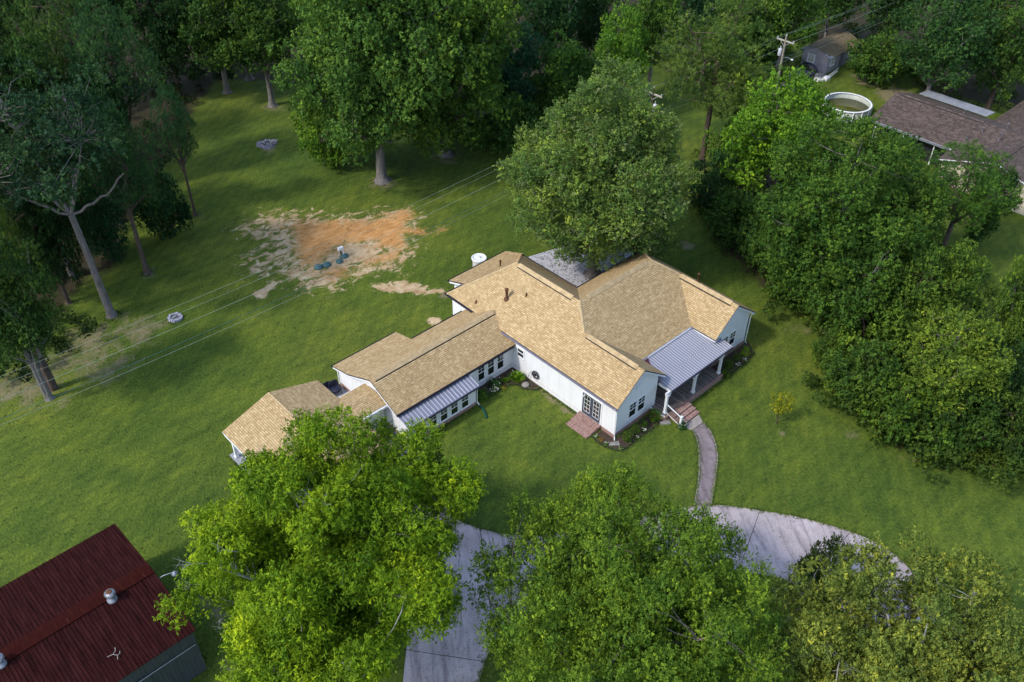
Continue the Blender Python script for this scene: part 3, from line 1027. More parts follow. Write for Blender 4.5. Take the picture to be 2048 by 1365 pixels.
for a, b in (((38.4, 48.4, E), (XB, 44.25, ZB)), ((47.0, 48.4, E), (XB, 44.25, ZB)), ((XL, 35.29, 5.46), (XB, 37.2, ZB)), ((RXr, 35.27, RZr), (50.87, 37.2, ZB)), ((55.36, 41.5, E), (50.87, 37.2, ZB))):
    cap_line(a, b, roof)

# roof pipes
def pipe(x, y, z, r, h, m, cap=False):
    b = MB().lathe((x, y, z - 0.15), [(r * 2.2, 0.0), (r * 2.2, 0.19), (r * 1.1, 0.24), (r, 0.26), (r, h + .15)] + ([(r * 1.5, h + .15), (r * 1.5, h + .27), (r * .3, h + .33)] if cap else []), 12)
    return b.build('roof_pipe', m, farm)


pipe(40.25, 43.0, zL(40.25), 0.11, 0.85, M['rust'], True)
pipe(38.98, 45.3, zL(38.98), 0.05, 0.28, M['rust'])
pipe(41.08, 41.6, zL(41.08), 0.05, 0.28, M['rust'])
pipe(43.75, 47.55, 3.9, 0.07, 0.55, M['rust'], True)
pipe(53.6, 34.1, 4.6, 0.08, 0.75, M['rust'], True)

# walls
wb = MB()
B0 = 0.34
wb.prism([(38.68, 29.6, B0), (43.3, 29.6, B0), (43.3, 29.6, 3.64), (41.1, 29.6, 5.3), (38.68, 29.6, 3.38)], (0, 7.6, 0))
wb.prism([(50.34, 29.6, B0), (54.9, 29.6, B0), (54.9, 29.6, 3.49), (52.45, 29.6, 5.29), (50.34, 29.6, 3.48)], (0, 7.6, 0))
wb.box((38.683, 37.2, B0), (46.6, 48.0, 3.16))
wb.box((43.3, 32.1, B0), (50.34, 41.1, 3.14))
wb.box((50.34, 37.2, B0), (54.897, 41.097, 3.15))
wb.box((40.5, 48.0, B0), (46.5, 49.9, 2.72))
wb.prism([(27.15, 40.6, B0), (27.15, 46.02, B0), (27.15, 46.02, 2.62), (27.15, 43.3, 3.83), (27.15, 40.6, 2.6)], (11.53, 0, 0))
wb.prism([(27.153, 46.02, B0), (27.153, 48.15, B0), (27.153, 48.15, 2.02), (27.153, 46.02, 2.54)], (5.6, 0, 0))
wb.prism([(27.147, 39.25, B0), (27.147, 40.6, B0), (27.147, 40.6, 2.26), (27.147, 39.25, 1.96)], (6.35, 0, 0))
walls = wb.build('wall', M['siding'], farm)
fb = MB()
fb.box((38.64, 29.56, 0), (43.34, 48.04, B0 - .003))
fb.box((43.34, 32.06, 0), (54.94, 41.14, B0 - .003))
fb.box((50.30, 29.56, 0), (54.937, 32.06, B0 - .003))
fb.box((40.46, 48.04, 0), (46.54, 49.94, B0 - .003))
fb.box((43.34, 41.14, 0), (46.64, 48.037, B0 - .003))
fb.box((27.11, 39.21, 0), (33.54, 48.19, B0 - .003))
fb.box((33.54, 40.56, 0), (38.64, 46.06, B0 - .003))
fb.build('brick_base', M['brick'], farm)

BX((33.55, 40.545, 0.05), (38.64, 40.56, B0 + .01)).build('skirting', M['siding'], farm)
BX((38.625, 33.1, 0.05), (38.64, 40.56, B0 + .01)).build('skirting', M['siding'], farm)

# fascia and gutters
def fascia(segs, m=None, name='fascia', wd=0.03, h=0.16, dz=0.11):
    b = MB()
    for a, c in segs:
        A, C_ = Vector(a), Vector(c)
        d = (C_ - A)
        n = Vector((d.y, -d.x, 0)).normalized() * wd
        lo = Vector((0, 0, -dz - h))
        hi = Vector((0, 0, -dz))
        b.prism([tuple(A + hi - n), tuple(A + hi + n), tuple(A + lo + n), tuple(A + lo - n)], tuple(d))
    return b.build(name, m or M['trim'], farm)


fascia([((38.45, 29.33, E + .03), (XL, 29.33, 5.45)), ((XL, 29.33, 5.45), (43.9, 29.33, E + .03)),
        ((50.0, 29.33, E + .03), (RXr, 29.33, RZr)), ((RXr, 29.33, RZr), (55.3, 29.33, E + .03)),
        ((43.9, 29.36, E), (43.9, 31.7, E)), ((50.0, 29.36, E), (50.0, 31.7, E)), ((43.96, 31.76, E), (49.95, 31.76, E)),
        ((38.46, 29.4, E), (38.46, 48.35, E)), ((38.46, 48.35, E), (40.15, 48.35, E)), ((40.25, 50.2, 2.78), (46.8, 50.2, 2.78)),
        ((40.24, 50.2, 2.78), (40.24, 48.4, 3.40)),
        ((26.83, 40.3, 2.62), (26.83, 43.3, 3.98)), ((26.83, 43.3, 3.98), (26.83, 46.3, 2.62)), ((26.83, 46.3, 2.62), (26.83, 48.42, 2.09)),
        ((26.85, 48.40, 2.08), (32.95, 48.40, 2.08)), ((33.03, 46.29, 2.6), (38.6, 46.29, 2.6)), ((55.3, 29.4, E), (55.3, 41.45, E))])


def gutter(a, c, m, up=0.0):
    A, C_ = Vector(a), Vector(c)
    d = C_ - A
    n = Vector((d.y, -d.x, 0)).normalized()
    b = MB()
    w_, h = 0.13, 0.12
    sec = [(0, 0.0), (0, -h), (w_ * .75, -h), (w_, 0.0), (w_ - .015, 0.0), (w_ * .72, -h + .015), (.015, -h + .015), (.015, 0.0)]
    P = [tuple(A + n * x + Vector((0, 0, z + up))) for x, z in sec]
    Q_ = [tuple(C_ + n * x + Vector((0, 0, z + up))) for x, z in sec]
    k = len(sec)
    b.add(P + Q_, [(i, (i + 1) % k, (i + 1) % k + k, i + k) for i in range(k)] + [(3, 2, 1, 0, 7, 6, 5, 4), (k + 4, k + 5, k + 6, k + 7, k, k + 1, k + 2, k + 3)])
    return b.build('gutter', m, farm)


gutter((38.38, 41.5, E - .04), (38.38, 29.32, E - .04), M['gutter_grey'])
g_ = gutter((38.38, 48.4, E - .03), (38.38, 45.1, E - .03), M['gutter'])
gutter((40.2, 48.43, E - .03), (38.3, 48.43, E - .03), M['gutter'])
gutter((46.85, 50.27, 2.75), (40.15, 50.27, 2.75), M['gutter'])
gutter((26.8, 40.23, 2.57), (38.45, 40.23, 2.57), M['gutter'])
gutter((33.0, 48.47, 2.04), (26.75, 48.47, 2.04), M['gutter'])
gutter((38.4, 46.37, 2.57), (33.05, 46.37, 2.57), M['gutter'])
gutter((47.02, 41.5, E - .03), (47.02, 48.4, E - .03), M['gutter'])
gutter((55.3, 41.52, E - .03), (47.0, 41.52, E - .03), M['gutter'])
gutter((43.95, 31.71, E - .03), (49.95, 31.71, E - .03), M['trim'])


def spout(pts, m=None, r=0.045):
    return MB().tube(pts, r, 4, smooth=False).build('downspout', m or M['trim'], farm)


spout([(38.36, 29.5, 3.2), (38.5, 29.46, 2.95), (38.6, 29.47, 2.8), (38.6, 29.47, 0.25), (38.45, 29.3, 0.08)])
spout([(55.3, 29.45, 3.2), (55.0, 29.47, 2.9), (54.97, 29.47, 0.3), (55.1, 29.4, 0.08)])
spout([(33.62, 39.0, 1.95), (33.6, 39.15, 1.8), (33.58, 39.17, 0.35), (33.6, 38.9, 0.12)])
spout([(26.85, 48.45, 2.0), (27.05, 48.25, 1.8), (27.08, 48.22, 0.2)])
MB().tube([(33.6, 38.9, 0.12), (33.55, 38.5, 0.1), (33.35, 38.0, 0.09), (33.1, 37.55, 0.08)], 0.085, 8).build('drain_hose', M['green_plastic'], farm)

# the maroon flashing between the porch roof and the gable
MB().prism([(43.42, 31.7, 3.18), (44.55, 31.7, 3.18), (43.42, 29.9, 3.0)], (0, 0, 0.04)).build('flashing', M['maroon'], farm)

# porch: ribbed roof, deck, columns, steps, railing
pr = MB()
pr.ribbed((43.42, 31.75, 3.16), (50.30, 31.75, 3.16), (43.42, 29.56, 2.84), (50.30, 29.56, 2.84), 0.25, 0.05, rib=1)
pr.ribbed((43.42, 29.555, 2.838), (51.0, 29.555, 2.838), (43.42, 28.3, 2.66), (51.0, 28.3, 2.66), 0.25, 0.05, rib=1)
porch_roof = pr.build('porch_roof', [M['metal_roof'], M['metal_rib_lit']], farm)
BX((43.4, 28.22, 2.53), (51.02, 28.30, 2.66)).build('porch_gutter', M['gutter'], farm)
bm_ = MB().box((42.95, 28.36, 2.36), (50.1, 28.5, 2.6)).box((43.45, 28.5, 2.38), (43.57, 29.58, 2.6))
bm_.build('porch_beam', M['trim'], farm)
dk = MB().box((42.85, 28.12, 0.40), (49.9, 29.55, 0.5)).box((43.36, 29.55, 0.40), (50.28, 32.05, 0.5))
dk.build('porch_deck', M['deck'], farm)
MB().box((42.83, 28.06, 0), (49.92, 28.12, 0.47)).box((49.9, 28.12, 0), (49.96, 29.55, 0.47)).box((42.79, 28.12, 0), (42.85, 29.55, 0.38)).build('porch_brick_skirt', M['brick'], farm)
MB().box((42.80, 28.03, 0.47), (49.98, 28.15, 0.505)).build('porch_coping', M['brick_tread'], farm)
BX((42.78, 28.15, 0.38), (42.85, 29.55, 0.51)).build('porch_edge_board', M['trim'], farm)
for cx in (43.12, 46.55, 49.85):
    c = MB()
    c.box((cx - .09, 28.32, 0.5), (cx + .09, 28.5, 2.42))
    c.box((cx - .13, 28.28, 0.5), (cx + .13, 28.54, 0.62))
    c.box((cx - .12, 28.29, 2.28), (cx + .12, 28.53, 2.36))
    col_ = c.build('porch_column', M['trim'], farm)
    br = MB()
    for s in (-1, 1):
        if (cx < 44 and s < 0):
            continue
        pts = [(cx + s * (.1 + .32 * math.sin(a)), 28.41, 2.02 + .34 * (1 - math.cos(a)) + 0) for a in np.linspace(0, math.pi / 2, 6)]
        br.tube(pts, 0.035, 4, smooth=False)
    br.build('bracket', M['trim'], col_)
st = MB()
for i, (y1, zt) in enumerate(((28.06, 0.40), (27.66, 0.27), (27.27, 0.14))):
    st.box((43.35, y1 - 0.4, 0), (45.45, y1, zt - .003))
st.build('front_steps', M['brick'], farm)
tr = MB()
for i, (y1, zt) in enumerate(((28.055, 0.44), (27.66, 0.305), (27.27, 0.17))):
    tr.box((43.31, y1 - 0.43, zt - .045), (45.49, y1, zt))
tr.build('step_tread', M['brick_tread'], farm)
rl = MB()
P0, P1 = Vector((43.2, 28.3, 1.35)), Vector((43.2, 26.95, 0.98))
rl.tube([P0, P1], 0.04, 6)
rl.tube([P0 - Vector((0, 0, .8)), P1 - Vector((0, 0, .85))], 0.03, 6)
rl.box((43.12, 26.85, 0), (43.28, 27.01, 1.08))
rl.box((43.10, 26.83, 1.08), (43.30, 27.03, 1.12))
rail = rl.build('stair_railing', M['trim'], farm)
bl = MB()
for i in range(1, 12):
    q = P0.lerp(P1, i / 12)
    bl.tube([q, q - Vector((0, 0, .82))], 0.011, 5)
bl.build('baluster', M['black'], rail)

# brick door steps on the left side
ds = MB()
for x1, zt in ((38.62, 0.40), (38.12, 0.27), (37.62, 0.14)):
    ds.box((x1 - .52, 30.9, 0), (x1, 32.95, zt - .045))
ds.build('side_steps', M['brick'], farm)
dt = MB()
for x1, zt in ((38.61, 0.40), (38.10, 0.27), (37.60, 0.14)):
    dt.box((x1 - .56, 30.86, zt - .044), (x1, 32.99, zt))
dt.build('step_tread', M['brick_tread'], farm)

# sunroom roof
sr = MB().ribbed((26.9, 40.42, 2.43), (33.72, 40.42, 2.43), (26.9, 39.02, 2.02), (33.72, 39.02, 2.02), 0.32, 0.05, 0.24, rib=1)
sr.build('sunroom_roof', [M['metal_roof'], M['metal_rib_lit']], farm)
BX((26.9, 38.92, 1.9), (33.78, 39.01, 2.02)).build('sunroom_gutter', M['gutter'], farm)


def wall_frame(o, u, n):
    """returns placing function for wall-local coordinates (along, out, up)"""
    o, u, n = Vector(o), Vector(u), Vector(n)

    def T(a, b, c):
        return tuple(o + u * a + n * b + Vector((0, 0, c)))
    return T


def lbox(m, T, a0, a1, b0, b1, c0, c1, mi=0):
    vs = [T(a0, b0, c0), T(a1, b0, c0), T(a1, b1, c0), T(a0, b1, c0), T(a0, b0, c1), T(a1, b0, c1), T(a1, b1, c1), T(a0, b1, c1)]
    A, B, C_ = Vector(vs[1]) - Vector(vs[0]), Vector(vs[3]) - Vector(vs[0]), Vector(vs[4]) - Vector(vs[0])
    fs = [(0, 3, 2, 1), (4, 5, 6, 7), (0, 1, 5, 4), (1, 2, 6, 5), (2, 3, 7, 6), (3, 0, 4, 7)]
    if A.cross(B).dot(C_) < 0:
        fs = [tuple(reversed(f)) for f in fs]
    m.add(vs, fs, mi)


def window(T, a0, a1, c0, c1, parent, grid=(2, 2), casing=0.09, upper=0.47, pane_m=None):
    """sash window: casing, two sashes, upper one with a grille"""
    w_ = MB()
    lbox(w_, T, a0 - casing, a0, 0.0, 0.045, c0 - casing, c1 + casing)
    lbox(w_, T, a1, a1 + casing, 0.0, 0.045, c0 - casing, c1 + casing)
    lbox(w_, T, a0, a1, 0.0, 0.044, c1, c1 + casing)
    lbox(w_, T, a0 - casing * 1.3, a1 + casing * 1.3, 0.0, 0.07, c0 - casing, c0 - casing * .0)
    fr = w_.build('window', M['trim'], parent)
    g = MB()
    lbox(g, T, a0, a1, 0.004, 0.012, c0, c1)
    g.build('pane', pane_m or M['glass'], fr)
    s = MB()
    cm = c1 - (c1 - c0) * upper
    e = 0.035
    for (p, q, r0, r1, o0, o1) in ((a0, a0 + e, c0, cm, .013, .026), (a1 - e, a1, c0, cm, .013, .026), (a0, a0 + e, cm, c1, .013, .034), (a1 - e, a1, cm, c1, .013, .034),
                                   (a0 + e, a1 - e, c0, c0 + e, .013, .026), (a0 + e, a1 - e, cm - e, cm + e, .013, .036), (a0 + e, a1 - e, c1 - e, c1, .013, .034)):
        lbox(s, T, p, q, o0, o1, r0, r1)
    if grid:
        for i in range(1, grid[0]):
            x = a0 + (a1 - a0) * i / grid[0]
            lbox(s, T, x - .012, x + .012, .013, .03, cm + e, c1 - e)
        for i in range(1, grid[1]):
            y = cm + (c1 - cm) * i / grid[1]
            lbox(s, T, a0 + e, a1 - e, .013, .029, y - .012, y + .012)
    s.build('sash', M['trim'], fr)
    return fr


TW = wall_frame((0, 40.6, 0), (1, 0, 0), (0, -1, 0))
for a, b in ((34.95, 35.63), (35.97, 36.65), (36.99, 37.67)):
    window(TW, a, b, 0.62, 2.1, farm)
TS = wall_frame((0, 39.25, 0), (1, 0, 0), (0, -1, 0))
for a in (27.9, 28.95, 30.0, 31.03, 32.08):
    window(TS, a, a + .68, 0.48, 1.72, farm)
TG = wall_frame((0, 29.6, 0), (1, 0, 0), (0, -1, 0))
for a in (40.18, 41.18):
    window(TG, a + .03, a + .80, 0.98, 2.35, farm)
for a in (51.55, 52.58):
    window(TG, a, a + .75, 0.98, 2.35, farm)
TL = wall_frame((38.68, 0, 0), (0, 1, 0), (-1, 0, 0))
window(TL, 39.32, 40.0, 1.62, 2.42, farm, grid=None, casing=0.07)


def gable_vent(T, a0, a1, c0, c1):
    m = MB()
    lbox(m, T, a0 - .06, a0, 0, .05, c0 - .06, c1 + .06)
    lbox(m, T, a1, a1 + .06, 0, .05, c0 - .06, c1 + .06)
    lbox(m, T, a0, a1, 0, .049, c1, c1 + .06)
    lbox(m, T, a0, a1, 0, .049, c0 - .06, c0)
    n = 8
    for i in range(n):
        z = c0 + (c1 - c0) * (i + .15) / n
        lbox(m, T, a0, a1, .004, .035, z, z + (c1 - c0) / n * .55)
    return m.build('gable_vent', M['trim'], farm)


gable_vent(TG, 40.78, 41.2, 3.65, 4.4)
gable_vent(TG, 52.3, 52.62, 3.75, 4.45)

# corner boards
cbs = [((x - s * .015, 29.582, B0), (x + s * .12, 29.6, 3.3)) for x, s in ((38.68, 1), (43.3, -1), (50.34, 1), (54.9, -1))]
cbs += [((38.662, 29.6, B0), (38.68, 29.72, 3.2)), ((27.12, 39.23, B0), (27.27, 39.25, 1.95)), ((33.38, 39.23, B0), (33.52, 39.25, 1.95)),
        ((27.125, 39.25, B0), (27.147, 39.37, 1.95)), ((27.125, 40.5, B0), (27.147, 40.62, 2.3)), ((27.125, 48.03, B0), (27.153, 48.17, 2.0))]
for a, b in cbs:
    BX(a, b).build('corner_board', M['trim'], farm)

# french door on the left wall
dr = MB()
d0, d1, dz0, dz1 = 31.02, 32.86, 0.41, 2.48
lbox(dr, TL, d0 - .12, d0, 0, .05, dz0, dz1 + .1)
lbox(dr, TL, d1, d1 + .12, 0, .05, dz0, dz1 + .1)
lbox(dr, TL, d0, d1, 0, .049, dz1, dz1 + .1)
dframe = dr.build('french_door', M['trim'], farm)
for s in (0, 1):
    a0 = d0 + .015 + s * .92
    a1 = a0 + .89
    lf = MB()
    lbox(lf, TL, a0, a0 + .15, .004, .03, dz0, dz1)
    lbox(lf, TL, a1 - .15, a1, .004, .03, dz0, dz1)
    lbox(lf, TL, a0 + .15, a1 - .15, .004, .03, dz0, dz0 + .32)
    lbox(lf, TL, a0 + .15, a1 - .15, .004, .03, dz1 - .15, dz1)
    lf.build('door_leaf', M['door'], dframe)
    g = MB()
    lbox(g, TL, a0 + .15, a1 - .15, .003, .012, dz0 + .32, dz1 - .15)
    g.build('pane', M['glass'], dframe)
    gr = MB()
    lbox(gr, TL, a0 + .145, a0 + .175, .02, .04, dz0 + .31, dz1 - .14)
    lbox(gr, TL, a1 - .175, a1 - .145, .02, .04, dz0 + .31, dz1 - .14)
    lbox(gr, TL, (a0 + a1) / 2 - .012, (a0 + a1) / 2 + .012, .013, .034, dz0 + .32, dz1 - .15)
    for i in range(5):
        z = dz0 + .32 + (dz1 - .15 - dz0 - .32) * i / 4
        lbox(gr, TL, a0 + .175, a1 - .175, .013, .032, z - .012, z + .012)
    gr.build('door_grille', M['trim'], dframe)
hb = MB()
lbox(hb, TL, 31.93, 31.96, .03, .05, 1.25, 1.5)
hb.tube([TL(31.945, .04, 1.4), TL(31.945, .1, 1.4), TL(32.05, .1, 1.4)], .012, 6)
hb.build('handle', M['black'], dframe)
wlp = MB().lathe(TL(32.55, .22, 2.42), [(0.03, .0), (0.12, -.10), (0.02, .12)], 12)
wlp.tube([TL(32.55, 0, 2.62), TL(32.55, .14, 2.7), TL(32.55, .22, 2.55)], .018, 6)
wlp.build('wall_lamp', M['trim'], farm)
# small gable overhang trim under wing junction
BX((46.9, 31.98, B0), (47.9, 32.097, 2.5)).build('front_door', M['door'], farm)

# ------------------------------------------------------------------ open carport joined by a covered way
cp = thing('carport', 'open gabled carport with tan shingles, white posts and a covered link to the house', 'carport', (20.67, 42.5, 0))
cr = MB()
cr.slab([(16.66, 37.6, 2.7), (20.67, 37.6, 4.0), (20.67, 47.2, 4.0), (16.66, 47.2, 2.7)])
cr.slab([(20.67, 37.6, 4.0), (24.7, 37.6, 2.7), (24.7, 47.2, 2.7), (20.67, 47.2, 4.0)])
c_roof = cr.build('roof', [M['shingle'], M['trim']], cp)
cap_line((20.67, 47.2, 3.98), (20.67, 37.6, 3.98), c_roof, name='ridge_cap')
lr = MB()
lr.slab([(23.6, 43.05, 3.02), (26.95, 43.05, 3.02), (27.14, 41.62, 2.63), (24.7, 41.62, 2.63), (24.4, 41.62, 2.63)])
lr.slab([(23.6, 43.05, 3.02), (26.95, 43.05, 3.02), (27.14, 44.62, 2.60), (24.5, 44.62, 2.60)])
lr.build('link_roof', [M['shingle'], M['trim']], cp)
BX((24.45, 41.5, 2.40), (27.14, 41.62, 2.58)).build('link_beam', M['trim'], cp)
BX((24.5, 44.62, 2.40), (27.1, 44.7, 2.55)).build('link_beam', M['trim'], cp)
BX((16.7, 37.7, 2.36), (16.9, 47.1, 2.6)).build('beam', M['trim'], cp)
BX((24.4, 37.7, 2.36), (24.58, 47.1, 2.6)).build('beam', M['trim'], cp)
gb = MB().prism([(16.95, 47.0, 2.62), (24.4, 47.0, 2.62), (20.67, 47.0, 3.84)], (0, -0.1, 0))
gb.build('gable_board', M['siding'], cp)
for x in (17.1, 24.45):
    for y in (38.0, 42.4, 46.85):
        MB().box((x - .1, y - .1, .1), (x + .1, y + .1, 2.36)).box((x - .14, y - .14, .1), (x + .14, y + .14, .26)).build('post', M['trim'], cp)
BX((16.8, 37.7, 0), (27.08, 47.4, 0.1)).build('floor_slab', M['slab'], cp)
BX((24.3, 47.4, 0), (27.05, 49.0, 0.06)).build('patio_slab', M['slab'], cp)
"""side wall of the store room inside the carport"""
sw = MB().box((25.95, 42.2, .1), (27.05, 43.2, 2.3))
sw.build('store_cupboard', M['trim'], cp)

# ------------------------------------------------------------------ red-roofed barn
barn = thing('barn', 'barn with ribbed rusty red roof and blue-grey sheet walls at the lower left', 'barn', (1.6, 38.1, 0))
bx0, bx1 = -6.0, 7.3
bz = 4.0
bw = MB()
bw.prism([(7.12, 33.15, 0), (7.12, 43.05, 0), (7.12, 43.05, 3.93), (7.12, 38.1, 4.55), (7.12, 33.15, 3.93)], (bx0 - 7.1, 0, 0))
bw.build('wall', M['barn_wall'], barn)
# ribs of the front and end walls
rb = MB()
x = bx0 + .2
while x < 7.1:
    rb.box((x, 33.12, .05), (x + .05, 33.15, 3.9))
    x += .23
y = 33.2
while y < 43.0:
    h = 3.93 + (0.62 * (1 - abs(y - 38.1) / 4.95))
    rb.box((7.12, y, .05), (7.15, y + .05, h - .03))
    y += .23
rb.build('wall_rib', M['barn_wall'], barn)
br_ = MB()
br_.ribbed((bx0, 38.1, 4.68), (bx1, 38.1, 4.68), (bx0, 33.0, 4.02), (bx1, 33.0, 4.02), 0.21, 0.035, 0.3)
br_.ribbed((bx0, 38.1, 4.68), (bx1, 38.1, 4.68), (bx0, 43.25, 4.02), (bx1, 43.25, 4.02), 0.21, 0.035, 0.3)
br_.build('roof', M['barn_roof'], barn)
rc = MB().prism([(bx0, 37.62, 4.66), (bx0, 37.62, 4.70), (bx0, 38.1, 4.775), (bx0, 38.58, 4.70), (bx0, 38.58, 4.66)], (bx1 - bx0, 0, 0))
rc.build('ridge_cap', M['barn_ridge'], barn)
BX((1.0, 33.05, 0.02), (4.3, 33.118, 2.8)).build('sliding_door', M['barn_wall'], barn)
MB().tube([(0.6, 33.03, 2.87), (7.0, 33.03, 2.87)], .035, 6).build('door_track', M['galv'], barn)


def turbine(x, y, z):
    b = MB().lathe((x, y, z), [(.29, -.08), (.29, .03), (.18, .1), (.17, .32)], 18)
    o = b.build('roof_turbine', M['galv'], barn)
    h = MB()
    for k in range(22):
        t = 2 * math.pi * k / 22
        pts = []
        for zz_, r in ((.32, .20), (.42, .29), (.52, .31), (.62, .27), (.68, .17)):
            pts.append(((r) * math.cos(t + zz_ * .8), (r) * math.sin(t + zz_ * .8), zz_))
        for i in range(4):
            a, c = pts[i], pts[i + 1]
            t2 = t + 0.17
            ra, rc_ = math.hypot(a[0], a[1]), math.hypot(c[0], c[1])
            a2 = (ra * 1.04 * math.cos(t2 + a[2] * .8), ra * 1.04 * math.sin(t2 + a[2] * .8), a[2])
            c2 = (rc_ * 1.04 * math.cos(t2 + c[2] * .8), rc_ * 1.04 * math.sin(t2 + c[2] * .8), c[2])
            h.add([(x + q[0], y + q[1], z + q[2]) for q in (a, a2, c2, c)], [(0, 1, 2, 3)], 0)
    h.build('vane', M['galv'], o)
    MB().lathe((x, y, z), [(.15, .60), (.17, .69), (.15, .70), (.02, .69)], 16).build('cap', M['rust'], o)


t1 = gp(230, 1206, 4.75)
t2 = gp(5, 1333, 4.65)
turbine(t1[0], 37.55, 4.68)
turbine(t2[0], 37.7, 4.68)
lp = MB().tube([(7.2, 37.35, 4.2), (7.35, 37.25, 4.45), (7.6, 37.1, 4.62), (8.05, 36.95, 4.62)], .025, 6)
lamp = lp.build('yard_lamp', M['galv'], barn)
MB().lathe((8.15, 36.9, 4.38), [(.06, 0), (.17, .02), (.19, .12), (.1, .24), (.05, .30)], 14).build('lamp_head', M['galv'], lamp)
stk = MB()
c0 = Vector((*gp(228, 1308, 4.35)[:2], 4.36))
for pts in (((-.35, .05), (-.05, .0), (.15, .12), (.2, .3)), ((-.05, .0), (.1, -.2), (.25, -.18), (.3, -.05)), ((.1, -.2), (.0, -.42))):
    stk.tube([(c0.x + a, c0.y + b_, 4.12 + (c0.y + b_ - 33) * .129 + .05) for a, b_ in pts], .018, 5)
tag(stk.build('fallen_twig', M['bark_pale']), 'pale forked twig lying on the red barn roof', 'twig')

# ------------------------------------------------------------------ yard things
# hose on the wall
hose = thing('garden_hose', 'grey garden hose coiled on a hanger on the white side wall', 'hose', (38.5, 38.0, 0.0))
hb = MB()
pts = []
for i in range(90):
    t = 2 * math.pi * i / 15
    r = .30 + .05 * math.sin(i * .7)
    pts.append((38.56 - .05 * math.sin(i * .9), 37.85 + r * math.cos(t), .95 + r * 1.05 * math.sin(t)))
hb.tube(pts, .026, 5)
hb.tube([(38.6, 38.35, 1.0), (38.45, 38.5, .6), (38.3, 38.45, .15), (38.4, 38.6, .05)], .02, 5)
hb.build('coil', plain('grey_hose', (.06, .06, .075), .5), hose)
BX((38.52, 37.75, .9), (38.66, 37.95, 1.0)).build('hanger', M['black'], hose)

# concrete well tank behind the house
wt = thing('well_tank', 'round pale concrete tank with flat lid behind the back corner of the house', 'tank', (*gp(793, 0)[:2] * 0 + np.array([46.0, 52.9]), 0))
MB().lathe((46.0, 52.9, 0), [(.62, 0), (.62, 1.05)], 28).build('tank_wall', M['concrete_tank'], wt)
MB().lathe((46.0, 52.9, 0), [(.70, 1.05), (.72, 1.13), (.64, 1.18), (.60, 1.13), (.12, 1.13), (.1, 1.2), (.02, 1.2)], 28).build('lid', M['white'], wt)
b_ = MB().box((44.6, 51.9, 0), (45.5, 52.6, .5))
b_.box((44.57, 51.87, .5), (45.53, 52.63, .56))
tag(b_.build('air_unit', M['concrete_tank']), 'low pale utility box beside the concrete tank', 'utility box')

# septic lids and control box
for i, (px, py, lab) in enumerate(((637, 536, 'teal septic lid farthest left in the orange dirt'), (653.5, 531, 'teal septic lid second from the left, beside the leftmost one'), (679, 524.5, 'smallest teal septic lid, just below the one with the white pipe'), (688, 513.5, 'teal septic lid with a white pipe standing on it'))):
    p = gp(px, py)
    r = .40 if i != 2 else .32
    m = MB().lathe((p[0], p[1], 0), [(r, 0), (r * 1.03, .12), (r * .9, .2), (r * .5, .27), (.06, .3)], 22)
    if i == 3:
        o = thing('septic_lid', lab, 'septic lid', (p[0], p[1], 0), 'septic tank lids')
        m.build('lid', M['teal'], o)
        MB().lathe((p[0], p[1], .28), [(.07, 0), (.07, .04), (.045, .05), (.045, .75), (.06, .78)], 10).build('vent_pipe', M['white'], o)
    else:
        tag(m.build('septic_lid', M['teal']), lab, 'septic lid', 'septic tank lids')
cb_ = gp(683, 515.5)
co = thing('control_box', 'small white control box on a post by the septic lids', 'control box', (cb_[0], cb_[1], 0))
MB().box((cb_[0] - .05, cb_[1] - .05, 0), (cb_[0] + .05, cb_[1] + .05, 1.0)).build('post', M['pole_dark'], co)
MB().box((cb_[0] - .25, cb_[1] - .12, .85), (cb_[0] + .25, cb_[1] + .1, 1.12)).box((cb_[0] - .27, cb_[1] - .14, 1.12), (cb_[0] + .27, cb_[1] + .12, 1.15)).build('box', M['white'], co)

rnd = random.Random(4)
# stone fire ring
fr_ = gp(351, 638)
ring = thing('fire_ring', 'round fire ring of pale blocks on the lawn left of the dirt patch', 'fire pit', (fr_[0], fr_[1], 0))
rb = MB()
for k in range(17):
    t = 2 * math.pi * k / 17 + rnd.uniform(-.04, .04)
    r = .52 + rnd.uniform(-.04, .04)
    c, s = math.cos(t), math.sin(t)
    h = .2 + rnd.uniform(0, .08)
    a = Vector((c, s, 0))
    b2 = Vector((-s, c, 0))
    o = Vector((fr_[0], fr_[1], 0)) + a * r
    P = [o - a * .09 - b2 * .07, o + a * .09 - b2 * .09, o + a * .09 + b2 * .09, o - a * .09 + b2 * .07]
    rb.prism([tuple(p) for p in P], (0, 0, h))
rb.build('stone_ring', M['pale_block'], ring)
MB().lathe((fr_[0], fr_[1], 0), [(.44, .0), (.4, .05), (.2, .08), (.03, .09)], 16).build('ash_bed', M['ash'], ring)
MB().tube([(fr_[0] - .3, fr_[1] + .05, .14), (fr_[0] + .1, fr_[1] + .1, .2)], .06, 6).build('log', M['log'], ring)

